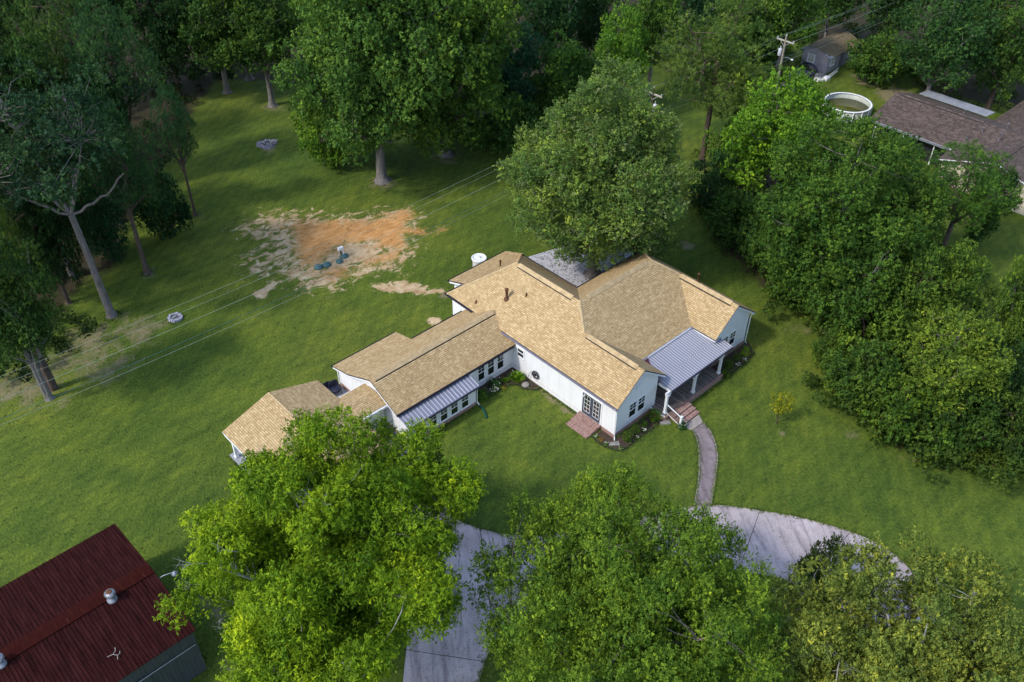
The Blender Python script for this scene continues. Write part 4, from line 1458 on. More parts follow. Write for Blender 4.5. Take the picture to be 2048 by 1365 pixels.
# burnt-out bonfire
bf = gp(535, 288)
bo = thing('bonfire_heap', 'grey heap of ash and charred logs on the grass near the far trees', 'bonfire', (bf[0], bf[1], 0))
hm = MB()
ringn = 26
vs, fs = [], []
for i, (r, z) in enumerate(((1.35, .015), (1.1, .06), (.8, .11), (.5, .17), (.15, .19))):
    for k in range(ringn):
        t = 2 * math.pi * k / ringn
        rr = r * .9 * (1 + .10 * math.sin(3 * t + 1) + .06 * math.sin(7 * t) + rnd.uniform(-.12, .12))
        vs.append((bf[0] + rr * math.cos(t), bf[1] + rr * math.sin(t), max(.012, z + rnd.uniform(-.05, .07) * (i > 0))))
for i in range(4):
    for k in range(ringn):
        k2 = (k + 1) % ringn
        fs.append((i * ringn + k, i * ringn + k2, (i + 1) * ringn + k2, (i + 1) * ringn + k))
fs.append(tuple(4 * ringn + k for k in range(ringn)))
hm.add(vs, fs)
hm.build('ash_bed', M['ash'], bo)
for k in range(11):
    t = rnd.uniform(0, 6.28)
    r = rnd.uniform(.1, .8)
    a = rnd.uniform(0, 3.14)
    L = rnd.uniform(.25, .6)
    x, y = bf[0] + r * math.cos(t), bf[1] + r * math.sin(t)
    MB().tube([(x - L * math.cos(a), y - L * math.sin(a), .18), (x + L * math.cos(a), y + L * math.sin(a), .26)], [.055, .04], 6).build('log', M['log'] if k % 3 else M['black'], bo)

# covered patio chairs by the back corner
for i, (px, py, lab) in enumerate(((657, 779, 'navy covered patio chair nearer the carport roof'), (671, 775, 'navy covered patio chair nearer the house corner'))):
    p = gp(px, py, .7)
    o = thing('patio_chair', lab, 'chair', (p[0], p[1], 0.0), 'chairs behind the carport')
    b = MB()
    b.lathe((p[0], p[1], 0), [(.42, .46), (.47, .5), (.45, .62), (.30, .66), (.04, .67)], 16)
    b.build('seat', M['navy'], o)
    b = MB()
    b.prism([(p[0] - .45, p[1] + .25, .5), (p[0] + .45, p[1] + .25, .5), (p[0] + .4, p[1] + .32, 1.05), (p[0] + .2, p[1] + .34, 1.14), (p[0] - .2, p[1] + .34, 1.14), (p[0] - .4, p[1] + .32, 1.05)], (0, .07, 0))
    b.build('backrest', M['navy'], o)
    for sx in (-.33, .33):
        for sy in (-.3, .3):
            MB().tube([(p[0] + sx, p[1] + sy, .05), (p[0] + sx * .8, p[1] + sy * .8, .5)], .025, 6).build('leg', M['black'], o)

# barrel planter and mat under the covered link
bp = gp(767, 850, .4)
o = thing('barrel_planter', 'wooden barrel with a dark lid beside the mat under the covered link', 'planter', (26.3, 40.9, 0))
MB().lathe((26.3, 40.9, 0), [(.24, 0.0), (.3, .25), (.31, .4), (.27, .62), (.22, .62), (.21, .55)], 18).build('barrel', M['soil_pot'], o)
MB().lathe((26.3, 40.9, 0), [(.305, .2), (.315, .23), (.313, .27)], 18).build('hoop', M['black'], o)
lf = MB()
for k in range(26):
    t, r = rnd.uniform(0, 6.28), rnd.uniform(.05, .26)
    x, y = 26.3 + r * math.cos(t), 40.9 + r * math.sin(t)
    lf.add([(x, y, .6), (x + .05, y + .03, .78), (x + .12 * math.cos(t), y + .12 * math.sin(t), .85), (x - .05, y - .02, .75)], [(0, 1, 2, 3)])
lf.build('plant', M['edging'], o)
tag(BX((24.9, 41.0, .102), (26.6, 41.75, .12)).build('door_mat', plain('brown_mat', (.05, .035, .02), .95)), 'dark brown mat on the slab under the covered link', 'mat')

# splash blocks and stone in the bed
for (px, py, a, lab) in ((1228, 889.5, -.62, 'grey splash block under the downspout at the front corner'), (1330, 847, -.55, 'grey splash block between the round shrubs and the porch rail')):
    p = gp(px, py)
    b = MB()
    c, s = math.cos(a), math.sin(a)
    P = [(-.4, -.14), (.4, -.2), (.4, .2), (-.4, .14)]
    b.prism([(p[0] + x * c - y * s, p[1] + x * s + y * c, .0) for x, y in P], (0, 0, .08))
    b.prism([(p[0] + x * c - y * s, p[1] + x * s + y * c, .08) for x, y in ((-.4, -.14), (.4, -.2), (.4, -.15), (-.4, -.1))], (0, 0, .05))
    b.prism([(p[0] + x * c - y * s, p[1] + x * s + y * c, .08) for x, y in ((-.4, .1), (.4, .15), (.4, .2), (-.4, .14))], (0, 0, .05))
    tag(b.build('splash_block', M['stone']), lab, 'splash block', 'splash blocks')
p = gp(*z9(1375, 470))
tag(MB().lathe((p[0], p[1], 0), [(.30, .0), (.32, .1), (.27, .18), (.05, .2)], 14).build('stepping_stone', M['stone']), 'flat round stone in the corner flower bed', 'stone')

# ------------------------------------------------------------------ utility poles and wires
ZP = 9.5
pA = gp(1308, 178, ZP)
pB = gp(1573, 73, ZP)


def upole(p, label, wood, tcol, lamp_arm=False):
    x, y = p[0], p[1]
    o = thing('utility_pole', label, 'utility pole', (x, y, 0), 'utility poles')
    MB().tube([(x, y, 0), (x, y, ZP)], [.17, .11], 10).build('pole', wood, o)
    MB().box((x - .06, y - 1.15, ZP - .62), (x + .06, y + 1.15, ZP - .48)).build('crossarm', M['arm_wood'], o)
    MB().box((x - .09, y - .7, ZP - .58), (x - .06, y, ZP - 1.15)).build('brace', M['arm_wood'], o) if False else None
    b = MB()
    for s in (-1, 1):
        b.tube([(x - .08, y + s * .6, ZP - .62), (x - .1, y, ZP - 1.15)], .025, 5)
    b.build('brace', M['arm_wood'], o)
    for dy, dz in ((-1.05, -.48), (1.05, -.48), (0, 0)):
        MB().lathe((x, y + dy, ZP + dz), [(.03, 0), (.03, .05), (.075, .07), (.05, .12), (.08, .15), (.03, .22)], 10).build('insulator', M['porcelain'], o)
    t = MB().lathe((x - .05, y + .42 * tcol, ZP - 2.35), [(.2, 0), (.22, .03), (.22, .75), (.19, .82), (.05, .86)], 16)
    t.lathe((x - .05, y + .42 * tcol, ZP - 1.5), [(.05, 0), (.07, .05), (.045, .12), (.07, .17), (.03, .3)], 8)
    t.build('transformer', M['transformer'], o)
    if lamp_arm:
        b = MB().tube([(x, y, ZP - 2.6), (x + .1, y - .6, ZP - 2.35), (x + .1, y - 1.1, ZP - 2.4)], .03, 6)
        a_ = b.build('lamp_arm', M['galv'], o)
        MB().lathe((x + .1, y - 1.25, ZP - 2.5), [(.04, 0), (.15, .04), (.13, .12), (.04, .16)], 12).build('lamp_head', M['white'], a_)
    return o


upole(pA, 'dark utility pole with crossarm rising behind the silver-green tree', M['pole_dark'], -1)
upole(pB, 'pale wooden utility pole with transformer and street light by the grey shed', M['pole_wood'], 1, True)
pC = np.array([-32.0, 58.6])
pD = np.array([150.0, 51.5])


def wire(a, b, sag, name, label, m, r=.016, n=40):
    a, b = np.array(a), np.array(b)
    pts = []
    for i in range(n + 1):
        t = i / n
        q = a + (b - a) * t
        q[2] -= 4 * sag * t * (1 - t)
        pts.append(tuple(q))
    return tag(MB().tube(pts, r, 4).build(name, m), label, 'wire', 'overhead wires')


SAGS = 2.9
for dy, dz, lab, m, rr, dsag in ((1.05, -.3, 'overhead wire across the lawn, the highest and farthest from the house', M['wire'], .012, 0),
                           (0, .2, 'overhead wire across the lawn, second from the top', M['wire'], .010, 0.3),
                           (-1.05, -.3, 'pale overhead wire across the lawn, middle one of five', M['wire'], .015, 0.0),
                           (-.6, -2.2, 'teal overhead cable, second from the bottom over the lawn', M['wire_teal'], .018, 0),
                           (-.75, -2.55, 'overhead cable nearest the house, lowest of the five', M['wire'], .013, 0)):
    wire((pA[0], pA[1] + dy, ZP + dz), (pC[0], pC[1] + dy * 1.3, ZP + dz + .4), SAGS + dsag, 'power_line', lab, m, rr)
    lab2 = lab.replace('across the lawn', 'between the two poles').replace('over the lawn', 'between the two poles')
    lab2 = {1.05: 'overhead wire between the two poles on the far insulators', 0: 'overhead wire between the two pole tops', -1.05: 'overhead wire between the two poles on the near insulators', -.6: 'teal cable strung low between the two poles', -.75: 'lowest pale cable strung between the two poles'}[dy]
    wire((pA[0], pA[1] + dy, ZP + dz), (pB[0], pB[1] + dy, ZP + dz), .35, 'power_line', lab2, m, rr, 16)
    lab3 = {1.05: 'overhead wire beyond the pale pole on the far insulators', 0: 'overhead wire leaving the pale pole top to the right', -1.05: 'overhead wire beyond the pale pole on the near insulators', -.6: 'teal cable leaving the pale pole to the right', -.75: 'lowest pale cable leaving the pale pole to the right'}[dy]
    wire((pB[0], pB[1] + dy, ZP + dz), (pD[0], pD[1] + dy, ZP + dz + 1), .9, 'power_line', lab3, m, rr, 20)

# ------------------------------------------------------------------ neighbour's yard
nb = thing('neighbour_house', 'brown-roofed neighbouring house half hidden by trees at the right edge', 'house', (100.4, 34, 0))
n_ = MB()
zr_, ze_ = 4.4, 2.75
n_.slab([(95.3, 27, ze_), (100.4, 27, zr_), (100.4, 41.9, zr_), (95.3, 41.9, ze_)])
n_.slab([(100.4, 27, zr_), (105.5, 27, ze_), (105.5, 41.9, ze_), (100.4, 41.9, zr_)])
n_.slab([(92.2, 26.4, zr_ + .1), (118, 26.4, zr_ + .1), (118, 32.2, 2.7), (92.2, 32.2, 2.7)])
n_.slab([(92.2, 26.4, zr_ + .1), (118, 26.4, zr_ + .1), (118, 20.5, 2.7), (92.2, 20.5, 2.7)])
nro = n_.build('roof', [M['shingle_plum'], M['trim']], nb)
ridge_vent((100.4, 41.3, zr_), (100.4, 31.5, zr_), .2, .32, .32, nb, m_='shingle_plum')
ridge_vent((92.3, 26.4, zr_ + .1), (99.5, 26.4, zr_ + .1), .2, .32, .32, nb, m_='shingle_plum')
MB().ribbed((105.2, 41.2, 3.0), (105.2, 33.0, 3.0), (107.6, 41.2, 2.75), (107.6, 33.0, 2.75), .22, .04, .35).build('patio_roof', M['old_sheet'], nb)
w_ = MB().box((96.2, 27.5, 0), (104.8, 41.2, 2.6)).prism([(92.8, 21, 0), (92.8, 31.8, 0), (92.8, 31.8, 2.66), (92.8, 26.4, 4.3), (92.8, 21, 2.66)], (24, 0, 0))
w_.build('wall', M['cream_brick'], nb)
BX((95.2, 32.4, 2.5), (95.3, 41.95, 2.74)).build('gutter', M['galv'], nb)
MB().box((96.08, 33, .0), (96.18, 40.8, 2.3)).build('painted_porch_shade', M['dark'], nb)  # black sheet before the brick stands in for the porch's shade
for y in (34.0, 37.6, 41.0):
    BX((95.45, y, 0), (95.55, y + .1, 2.55)).build('porch_post', M['trim'], nb)
for (x, y, z, h) in ((99.0, 30.9, 3.9, .5), (97.0, 31.6, 3.3, .35), (98.6, 28.9, 3.9, .75), (102.2, 29.6, 3.8, .45), (101.6, 34.3, 4.0, .45)):
    MB().lathe((x, y, z - .3), [(.09, 0), (.06, .3), (.06, .3 + h), (.1, .32 + h), (.1, .4 + h)], 10).build('roof_pipe', M['galv'], nb)
for k in range(3):
    BX((105.54 + .003, 34 + k * 2.4, .9), (105.56, 35 + k * 2.4, 2.0)) if False else None

pool = thing('swimming_pool', 'round above-ground pool with white rim and green water', 'pool', (100.4, 47.4, 0))
pc, pr_ = (100.45, 47.3, 0), 2.75
MB().lathe(pc, [(pr_, 0.0), (pr_, 1.25), (pr_ - .06, 1.25), (pr_ - .06, 0.3)], 40, caps=False).build('pool_wall', plain('pale_green_liner', (.40, .42, .36), .5), pool)
MB().lathe(pc, [(pr_ + .1, 1.25), (pr_ + .1, 1.31), (pr_ - .13, 1.31), (pr_ - .13, 1.25), (pr_ + .1, 1.25)], 40, caps=False).build('rim', M['white'], pool)
MB().lathe(pc, [(pr_ - .05, .45), (pr_ - .055, .62), (.01, .62)], 40).build('pool_water', M['water'], pool)
for k in range(16):
    t = 2 * math.pi * k / 16
    x, y = pc[0] + (pr_ + .06) * math.cos(t), pc[1] + (pr_ + .06) * math.sin(t)
    MB().box((x - .06, y - .06, 0), (x + .06, y + .06, 1.25)).build('upright', M['trim'], pool)

shed = thing('shed', 'small lilac-grey board shed with leaf-littered sheet roof near the pale pole', 'shed', (108.4, 55.1, 0))
MB().prism([(108.4, 55.1, .15), (108.4, 58.9, .15), (108.4, 58.9, 2.3), (108.4, 57.0, 3.15), (108.4, 55.1, 2.3)], (7.2, 0, 0)).build('wall', M['shed_lap'], shed)
s_ = MB()
s_.ribbed((108.15, 57, 3.25), (115.9, 57, 3.25), (108.15, 54.75, 2.28), (115.9, 54.75, 2.28), .22, .03, .3)
s_.ribbed((108.15, 57, 3.25), (115.9, 57, 3.25), (108.15, 59.25, 2.28), (115.9, 59.25, 2.28), .22, .03, .3)
s_.build('roof', M['litter_roof'], shed)
MB().box((108.4, 55.1, 0), (115.6, 58.9, .15)).build('base', M['stone'], shed)
TF = wall_frame((0, 55.1, 0), (1, 0, 0), (0, -1, 0))
TE = wall_frame((108.4, 0, 0), (0, 1, 0), (-1, 0, 0))
window(TF, 109.2, 110.0, .95, 1.95, shed, pane_m=M['blind'])
window(TF, 113.4, 114.4, .95, 1.95, shed, pane_m=M['blind'])
window(TE, 57.1, 58.0, 1.0, 1.95, shed, pane_m=M['blind'])
m_ = MB()
lbox(m_, TF, 111.4, 112.3, .0, .04, .15, 2.1)
m_.build('door', M['shed_wall'], shed)
fsx = gp(1704, 126)
o = thing('stile_steps', 'small white open-tread steps at the right end of the shed', 'steps', (116.3, 54.2, 0))
for i in range(4):
    BX((115.9 + .0, 53.2 + i * .32, .25 + i * .28), (116.9, 53.45 + i * .32, .30 + i * .28)).build('tread', M['white'], o)
for x in (115.88, 116.9):
    MB().prism([(x, 53.1, .0), (x, 53.3, .0), (x, 54.6, 1.2), (x, 54.4, 1.2)], (.04, 0, 0)).build('side_rail', M['white'], o)
# ladder leaning flat on junk, junk heap, liner
lo = thing('ladder', 'white ladder lying on its side in front of the shed', 'ladder', (106.6, 53.7, 0))
LA, LB = Vector((105.6, 53.4, .55)), Vector((109.3, 53.9, .6))
for s in (0, .42):
    MB().tube([LA + Vector((0, 0, s)), LB + Vector((0, 0, s))], .035, 5).build('side_rail', M['white'], lo)
r_b = MB()
for i in range(1, 12):
    q = LA.lerp(LB, i / 12)
    r_b.tube([q, q + Vector((0, 0, .42))], .022, 5)
r_b.build('rung', M['white'], lo)
jp = thing('scrap_pile', 'heap of pale boards and boxes beside the ladder in front of the shed', 'scrap pile', (106.3, 54.6, 0))
for k in range(9):
    x, y = 105.6 + rnd.uniform(0, 1.8), 54.2 + rnd.uniform(-.5, 1.0)
    h = rnd.uniform(.2, .55)
    b = MB().prism([(x, y, 0), (x + rnd.uniform(.5, .9), y + rnd.uniform(-.2, .2), 0), (x + rnd.uniform(.5, .9), y + .55, 0), (x + rnd.uniform(-.1, .1), y + .5, 0)], (rnd.uniform(-.05, .05), 0, h))
    b.build('board' if k % 2 else 'box', [M['white'], M['concrete_tank'], M['stone']][k % 3], jp)
al = gp(1627, 138, .4)
b = MB()
for s in (0, .12):
    b.tube([(107.2 + .1 * s, 56.3 + 1.4 * math.cos(t) + .6, .05 + 1.15 * math.sin(t) + s) for t in np.linspace(0, math.pi, 14)], .09, 6)
tag(b.build('curved_liner', M['gutter']), 'black curved hoop of plastic leaning at the shed gable end', 'hoop')
# car
ca = gp(1600, 152, .7)
car = thing('parked_car', 'dark slate-blue car parked below the shed, mostly hidden by the bright tree', 'car', (ca[0], ca[1], 0))
cx, cy = ca[0], ca[1]


def cpts(L, prof, wy):
    return [(cx + x, cy - wy, z) for x, z in prof]


MB().prism([(cx - 2.1, cy - .85, .3), (cx + 2.15, cy - .85, .3), (cx + 2.2, cy - .85, .75), (cx + 1.3, cy - .85, .92), (cx - 2.0, cy - .85, .95), (cx - 2.2, cy - .85, .7)], (0, 1.7, 0)).build('body', M['car_paint'], car)
MB().prism([(cx - 1.7, cy - .74, .93), (cx + .9, cy - .74, .91), (cx + .3, cy - .68, 1.4), (cx - 1.1, cy - .68, 1.42)], (0, 1.45, 0)).build('cabin', M['car_paint'], car)
MB().prism([(cx - 1.45, cy - .76, 1.0), (cx + .6, cy - .76, 1.0), (cx + .2, cy - .72, 1.32), (cx - 1.0, cy - .72, 1.34)], (0, .01, 0)).build('side_window', M['glass'], car)
MB().prism([(cx + .93, cy - .65, .96), (cx + .93, cy + .65, .96), (cx + .38, cy + .6, 1.37), (cx + .38, cy - .6, 1.37)], (.03, 0, .03)).build('windscreen', M['glass'], car)
for sx in (-1.35, 1.35):
    for sy in (-.86, .86):
        wv = []
        MBw = MB().tube([(cx + sx, cy + sy - .1, .32), (cx + sx, cy + sy + .1, .32)], .32, 16)
        wh = MBw.build('wheel', M['black'], car)
        MB().tube([(cx + sx, cy + sy - .105, .32), (cx + sx, cy + sy + .105, .32)], .18, 12).build('rim', M['galv'], wh)
# second dark shed at the wood edge
p2 = gp(1322, 118)
s2 = thing('deer_blind', 'narrow dark grey hut on legs at the wood edge beyond the field', 'hut', (p2[0], p2[1], 0))
MB().box((p2[0] - .9, p2[1] - .9, .8), (p2[0] + .9, p2[1] + .9, 3.4)).build('wall', M['shed_wall'], s2)
MB().box((p2[0] - 1.25, p2[1] - 1.25, 3.4), (p2[0] + 1.25, p2[1] + 1.25, 3.55)).build('roof', M['stone'], s2)
for sx in (-.8, .8):
    for sy in (-.8, .8):
        BX((p2[0] + sx - .07, p2[1] + sy - .07, 0), (p2[0] + sx + .07, p2[1] + sy + .07, .8)).build('leg', M['pole_dark'], s2)
MB().box((p2[0] - .915, p2[1] - .35, 1.9), (p2[0] - .9, p2[1] + .35, 2.5)).build('opening', M['dark'], s2)

# ------------------------------------------------------------------ trees
def unit(v):
    return v / (np.linalg.norm(v, axis=-1, keepdims=True) + 1e-9)


def leaves(rg, centres, normals, L, W, shape='leaf', droop=0.0, long_rand=0.4):
    """one rhombic leaf (or leaf spray) per centre, lying in the plane given by its normal"""
    n = len(centres)
    a = rg.normal(size=(n, 3))
    a[:, 2] -= droop
    a = a - normals * np.sum(a * normals, 1, keepdims=True)
    a = unit(a)
    b = np.cross(normals, a)
    l = L * rg.uniform(.65, 1.25, (n, 1))
    w = W * rg.uniform(.7, 1.2, (n, 1))
    fold = normals * (l * rg.uniform(-.12, .18, (n, 1)))
    v0 = centres - a * l * .5
    v2 = centres + a * l * .5 - np.array([0, 0, 1]) * l * droop * .15
    v1 = centres + b * w * .5 + fold - a * l * .08
    v3 = centres - b * w * .5 + fold - a * l * .08
    V = np.stack([v0, v3, v2, v1], 1).reshape(-1, 3)
    Fq = np.arange(n * 4).reshape(n, 4)
    return V, Fq


def crown_mesh(name, seed, c, rx, rz, n_puff, per, pr, L, W, zflat=.75, up=.45, rnd_n=.5, lobes=9, bottom=.7, inner=.28, droop=0.2, tip_bias=0.0, tall=False, ry=None, min_r=.0, inner_shade=.15, lobe_amp=.3, dens=1.0, spray=.42, boughs=0, bough_r=2.0, bough_z=.55, core=.25, taper_top=.35):
    """leafy crown: puffs of leaves scattered through a lumpy egg-shaped volume; returns mesh and puff centres"""
    rg = np.random.default_rng(seed)
    ry = ry or rx
    lob = unit(rg.normal(size=(lobes, 3)) + np.array([0, 0, .3]))
    amp = rg.uniform(.5, 1.0, lobes) * lobe_amp
    dirs = unit(rg.normal(size=(n_puff * 2, 3)))
    k = np.maximum(0, dirs @ lob.T) ** 7
    rad = 1 - lobe_amp * .45 + (k * amp).max(1)
    dz = dirs[:, 2]
    flat = np.where(dz < 0, bottom, 1.0)
    taper = 1.0
    rho = np.where(rg.random(len(dirs)) < inner, rg.uniform(.25, .75, len(dirs)), rg.uniform(.78, 1.0, len(dirs)))
    P = dirs * (rad * rho)[:, None] * np.stack([np.full(len(dirs), rx), np.full(len(dirs), ry), rz * flat], 1)
    if tall:
        zz_ = P[:, 2] / rz
        P[:, :2] *= (1 - taper_top * np.clip(zz_, 0, 1.2))[:, None]
    if boughs:                                  # foliage carried in separate boughs with gaps between them
        cand = P.copy()
        bd = dirs.copy()
        pick = [int(np.argmax(P[:, 2]))]
        while len(pick) < boughs:
            dm = np.min(np.linalg.norm((cand[:, None] - cand[pick][None]) * np.array([1, 1, 1.5]), axis=2), axis=1)
            dm = dm * rg.uniform(.55, 1, len(dm))
            pick.append(int(np.argmax(dm)))
        bi = rg.integers(0, boughs, len(P))
        br_s = rg.uniform(.65, 1.25, boughs)
        shr = np.array([1 - .62 * bough_r / rx, 1 - .62 * bough_r / rx, 1 - .5 * bough_r * bough_z / rz])
        core_p = P * rg.uniform(.5, .86, (len(P), 1))
        q = unit(rg.normal(size=P.shape)) * (rg.random((len(P), 1)) ** .5)
        cz = P[pick] * shr
        P = cz[bi] + q * (bough_r * br_s[bi])[:, None] * np.array([1, 1, bough_z])
        P[:, 2] -= .14 * np.sum((q[:, :2] * bough_r) ** 2, 1) / bough_r * (bough_z < 1)
        dirs = unit(bd[pick][bi] * .6 + q * np.array([1, 1, .8]) + np.array([0, 0, .25]))
        isc = rg.random(len(P)) < core
        P[isc] = core_p[isc] * shr
        dirs[isc] = bd[isc]
    # thin out crowding
    keep = []
    md = pr * .55
    grid = {}
    for i, p in enumerate(P):
        key = tuple((p // md).astype(int))
        if key in grid:
            continue
        grid[key] = 1
        keep.append(i)
        if len(keep) >= n_puff:
            break
    P, dirs, rho = P[keep], dirs[keep], rho[keep]
    m = len(P)
    sz = pr * rg.uniform(.65, 1.25, m)
    LS = 10                                    # leaves on one spray
    cnt = np.maximum(3, (per * (sz / pr) ** 2 * dens / LS).astype(int))
    pid = np.repeat(np.arange(m), cnt)
    ns = len(pid)
    d = unit(rg.normal(size=(ns, 3)) + np.array([0, 0, .3]) + dirs[pid] * .5)
    rr = rg.uniform(.3, 1.0, (ns, 1)) ** .55
    off = d * rr * sz[pid][:, None] * np.array([1, 1, zflat])
    if tip_bias:
        off[:, 2] += tip_bias * sz[pid] * rg.random(ns) ** 2
    SP = P[pid] + off                          # spray roots
    ax = unit(d * .8 + np.array([0, 0, .5 - droop]) + rg.normal(size=(ns, 3)) * .35)
    sn = unit(d * .5 + np.array([0, 0, up]) + rg.normal(size=(ns, 3)) * rnd_n)
    slen = spray * rg.uniform(.6, 1.3, ns)
    sid = np.repeat(np.arange(ns), LS)
    n = len(sid)
    tt = rg.random(n)
    C_ = SP[sid] + ax[sid] * (tt * slen[sid])[:, None] + rg.normal(size=(n, 3)) * (slen[sid] * .22 * (1.15 - tt))[:, None]
    C_[:, 2] -= droop * .25 * slen[sid] * tt ** 2
    nr = unit(sn[sid] + rg.normal(size=(n, 3)) * .38)
    V, Fq = leaves(rg, C_, nr, L, W, droop=droop)
    V = V + np.array(c)
    ptint = rg.normal(.42, .10, m)
    stint = rg.normal(0, .12, ns)
    tint = ptint[pid][sid] + stint[sid] + rg.normal(0, .09, n) + inner_shade * .22 * (rr[sid, 0] - .75) + .12 * (tt - .5)  # inner leaves of a puff tinted darker: slight painted shade
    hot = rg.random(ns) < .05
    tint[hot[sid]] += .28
    tint = np.clip(tint, 0, 1)
    me = mesh_np(name, V, Fq, {'tint': np.repeat(tint, 4)})
    return me, P + np.array(c), sz


def branch_mb(seed, base_r, fork_z, c, puffs, n_limb=7, twig=.02, rx=6, lean=(0, 0), limb_r=.38, n_twig=None, fork_spread=1.0, stray=0):
    """trunk with root flare, limbs that curve out to the crown and a branch to each puff"""
    rg = np.random.default_rng(seed)
    m = MB()
    c = np.array(c, float)
    top = np.array([lean[0], lean[1], fork_z])
    path = []
    for t in (0, .04, .15, .4, .7, 1):
        q = top * t
        q = q + np.array([math.sin(t * 5) * .12 * base_r * 2, math.cos(t * 4) * .1 * base_r * 2, 0]) * t
        path.append(q)
    m.tube(path, [base_r * 1.9, base_r * 1.3, base_r * 1.02, base_r * .9, base_r * .82, base_r * .72], 10)
    top = path[-1]
    nodes, nrad = [top], [base_r * .7]
    ids = rg.choice(len(puffs), size=min(n_limb, len(puffs)), replace=False)
    # spread limbs by farthest-point picking
    pick = [int(np.argmax(puffs[:, 2]))]
    while len(pick) < min(n_limb, len(puffs)):
        dmin = np.min(np.linalg.norm(puffs[:, None] - puffs[pick][None], axis=2), axis=1)
        pick.append(int(np.argmax(dmin)))
    for pi in pick:
        e = puffs[pi] * .92 + top * .08
        st_t = rg.uniform(.62, 1.0)
        s = path[-1] * st_t if st_t < .98 else top
        mid = (s + e) / 2 + np.array([0, 0, .12 * np.linalg.norm(e - s)]) + rg.normal(size=3) * .35
        pts, rr = [], []
        for t in np.linspace(0, 1, 8):
            q = (1 - t) ** 2 * s + 2 * t * (1 - t) * mid + t * t * e + rg.normal(size=3) * .08 * (t > 0) * (t < 1)
            pts.append(q)
            rr.append(base_r * limb_r * (1 - t) ** .8 + twig * 1.3)
        m.tube(pts, rr, 6)
        nodes += pts[3:]
        nrad += rr[3:]
    nodes = np.array(nodes[1:])
    nrad = nrad[1:]
    tw = np.arange(len(puffs)) if n_twig is None else rg.choice(len(puffs), size=min(n_twig, len(puffs)), replace=False)
    for i in tw:
        p = puffs[i]
        d = np.linalg.norm(nodes - p, axis=1)
        j = int(np.argmin(d))
        if d[j] < .3:
            continue
        s = nodes[j]
        mid = (s + p) / 2 + rg.normal(size=3) * .12 * d[j] + np.array([0, 0, .05 * d[j]])
        pts = [(1 - t) ** 2 * s + 2 * t * (1 - t) * mid + t * t * p for t in (0, .33, .66, 1)]
        r0 = min(nrad[j], twig * 2.2)
        m.tube(pts, [r0, r0 * .8, r0 * .6, twig * .5], 4, cap=False)
        # terminal twigs
        for _ in range(2):
            e = p + rg.normal(size=3) * .4 + np.array([0, 0, .25])
            m.tube([p, (p + e) / 2 + rg.normal(size=3) * .06, e], [twig * .5, twig * .35, twig * .2], 3, cap=False)
    for _ in range(stray):       # bare dead twigs in small fans showing through the leaves
        p = puffs[rg.integers(len(puffs))]
        out = unit(((p - c) * np.array([1, 1, .6]) + np.array([0, 0, 1.5]) + rg.normal(size=3) * .8)[None])[0]
        s = p + out * rg.uniform(.5, .9)
        m.tube([p, s], [twig * 1.1, twig * .9], 4, cap=False)
        for _k in range(rg.integers(2, 5)):
            e = s + unit((out + rg.normal(size=3) * .5)[None])[0] * rg.uniform(.5, 1.1)
            md_ = (s + e) / 2 + rg.normal(size=3) * .12
            m.tube([s, md_, e], [twig * .8, twig * .55, twig * .25], 3, cap=False)
            for _j in range(2):
                f_ = md_ + unit((out + rg.normal(size=3) * .9)[None])[0] * rg.uniform(.2, .5)
                m.tube([md_, f_], [twig * .45, twig * .2], 3, cap=False)
    return m


PROTO = {}


def make_proto(key, leaf_m, bark_m, trunk_r, fork, c, rx, rz, n_puff, per, pr, L, W, seed, limbs=7, twig=.025, n_twig=90, stray=0, lean=(0, 0), **kw):
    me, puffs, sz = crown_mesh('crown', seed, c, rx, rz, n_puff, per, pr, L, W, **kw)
    me.materials.append(M[leaf_m])
    b = branch_mb(seed + 1, trunk_r, fork, c, puffs, limbs, twig, rx, lean, n_twig=n_twig, stray=stray)
    tm = D.meshes.new('trunk')
    tm.from_pydata(b.v, [], b.f)
    tm.polygons.foreach_set('use_smooth', np.array(b.sm, dtype=bool))
    tm.materials.append(M[bark_m])
    PROTO[key] = (me, tm, c[2] + rz * 1.0, rx, c[2])


def place(key, name, label, cat, base, H, hw, color, rot=0.0, group=None, tilt=(0, 0)):
    """base: world XY; H: height in metres; hw: crown radius in metres"""
    me, tm, h0, r0, zc = PROTO[key]
    root = D.objects.new(name, None)
    root.empty_display_size = .5
    COL.objects.link(root)
    root.location = (base[0], base[1], 0)
    root.rotation_euler = (tilt[0], tilt[1], rot)
    s = hw / r0
    root.scale = (s, s, H / h0)
    tag(root, label, cat, group)
    cr_ = D.objects.new('crown', me)
    COL.objects.link(cr_)
    cr_.parent = root
    cr_.color = (*color, 1)
    tk = D.objects.new('trunk', tm)
    COL.objects.link(tk)
    tk.parent = root
    return root


def tree_px(key, name, label, cat, cx, cy, hw_px, H, color, rot=0.0, group=None, base=None, tilt=(0, 0)):
    """crown centre seen at (cx, cy) on the survey photo, crown half-width hw_px there; H metres tall"""
    me, tm, h0, r0, zc = PROTO[key]
    zcen = H * zc / h0
    p = gp(cx, cy, zcen)
    hw = hw_px * depth(p) / FPX
    b = p[:2] if base is None else base
    return place(key, name, label, cat, b, H, hw, color, rot, group, tilt)


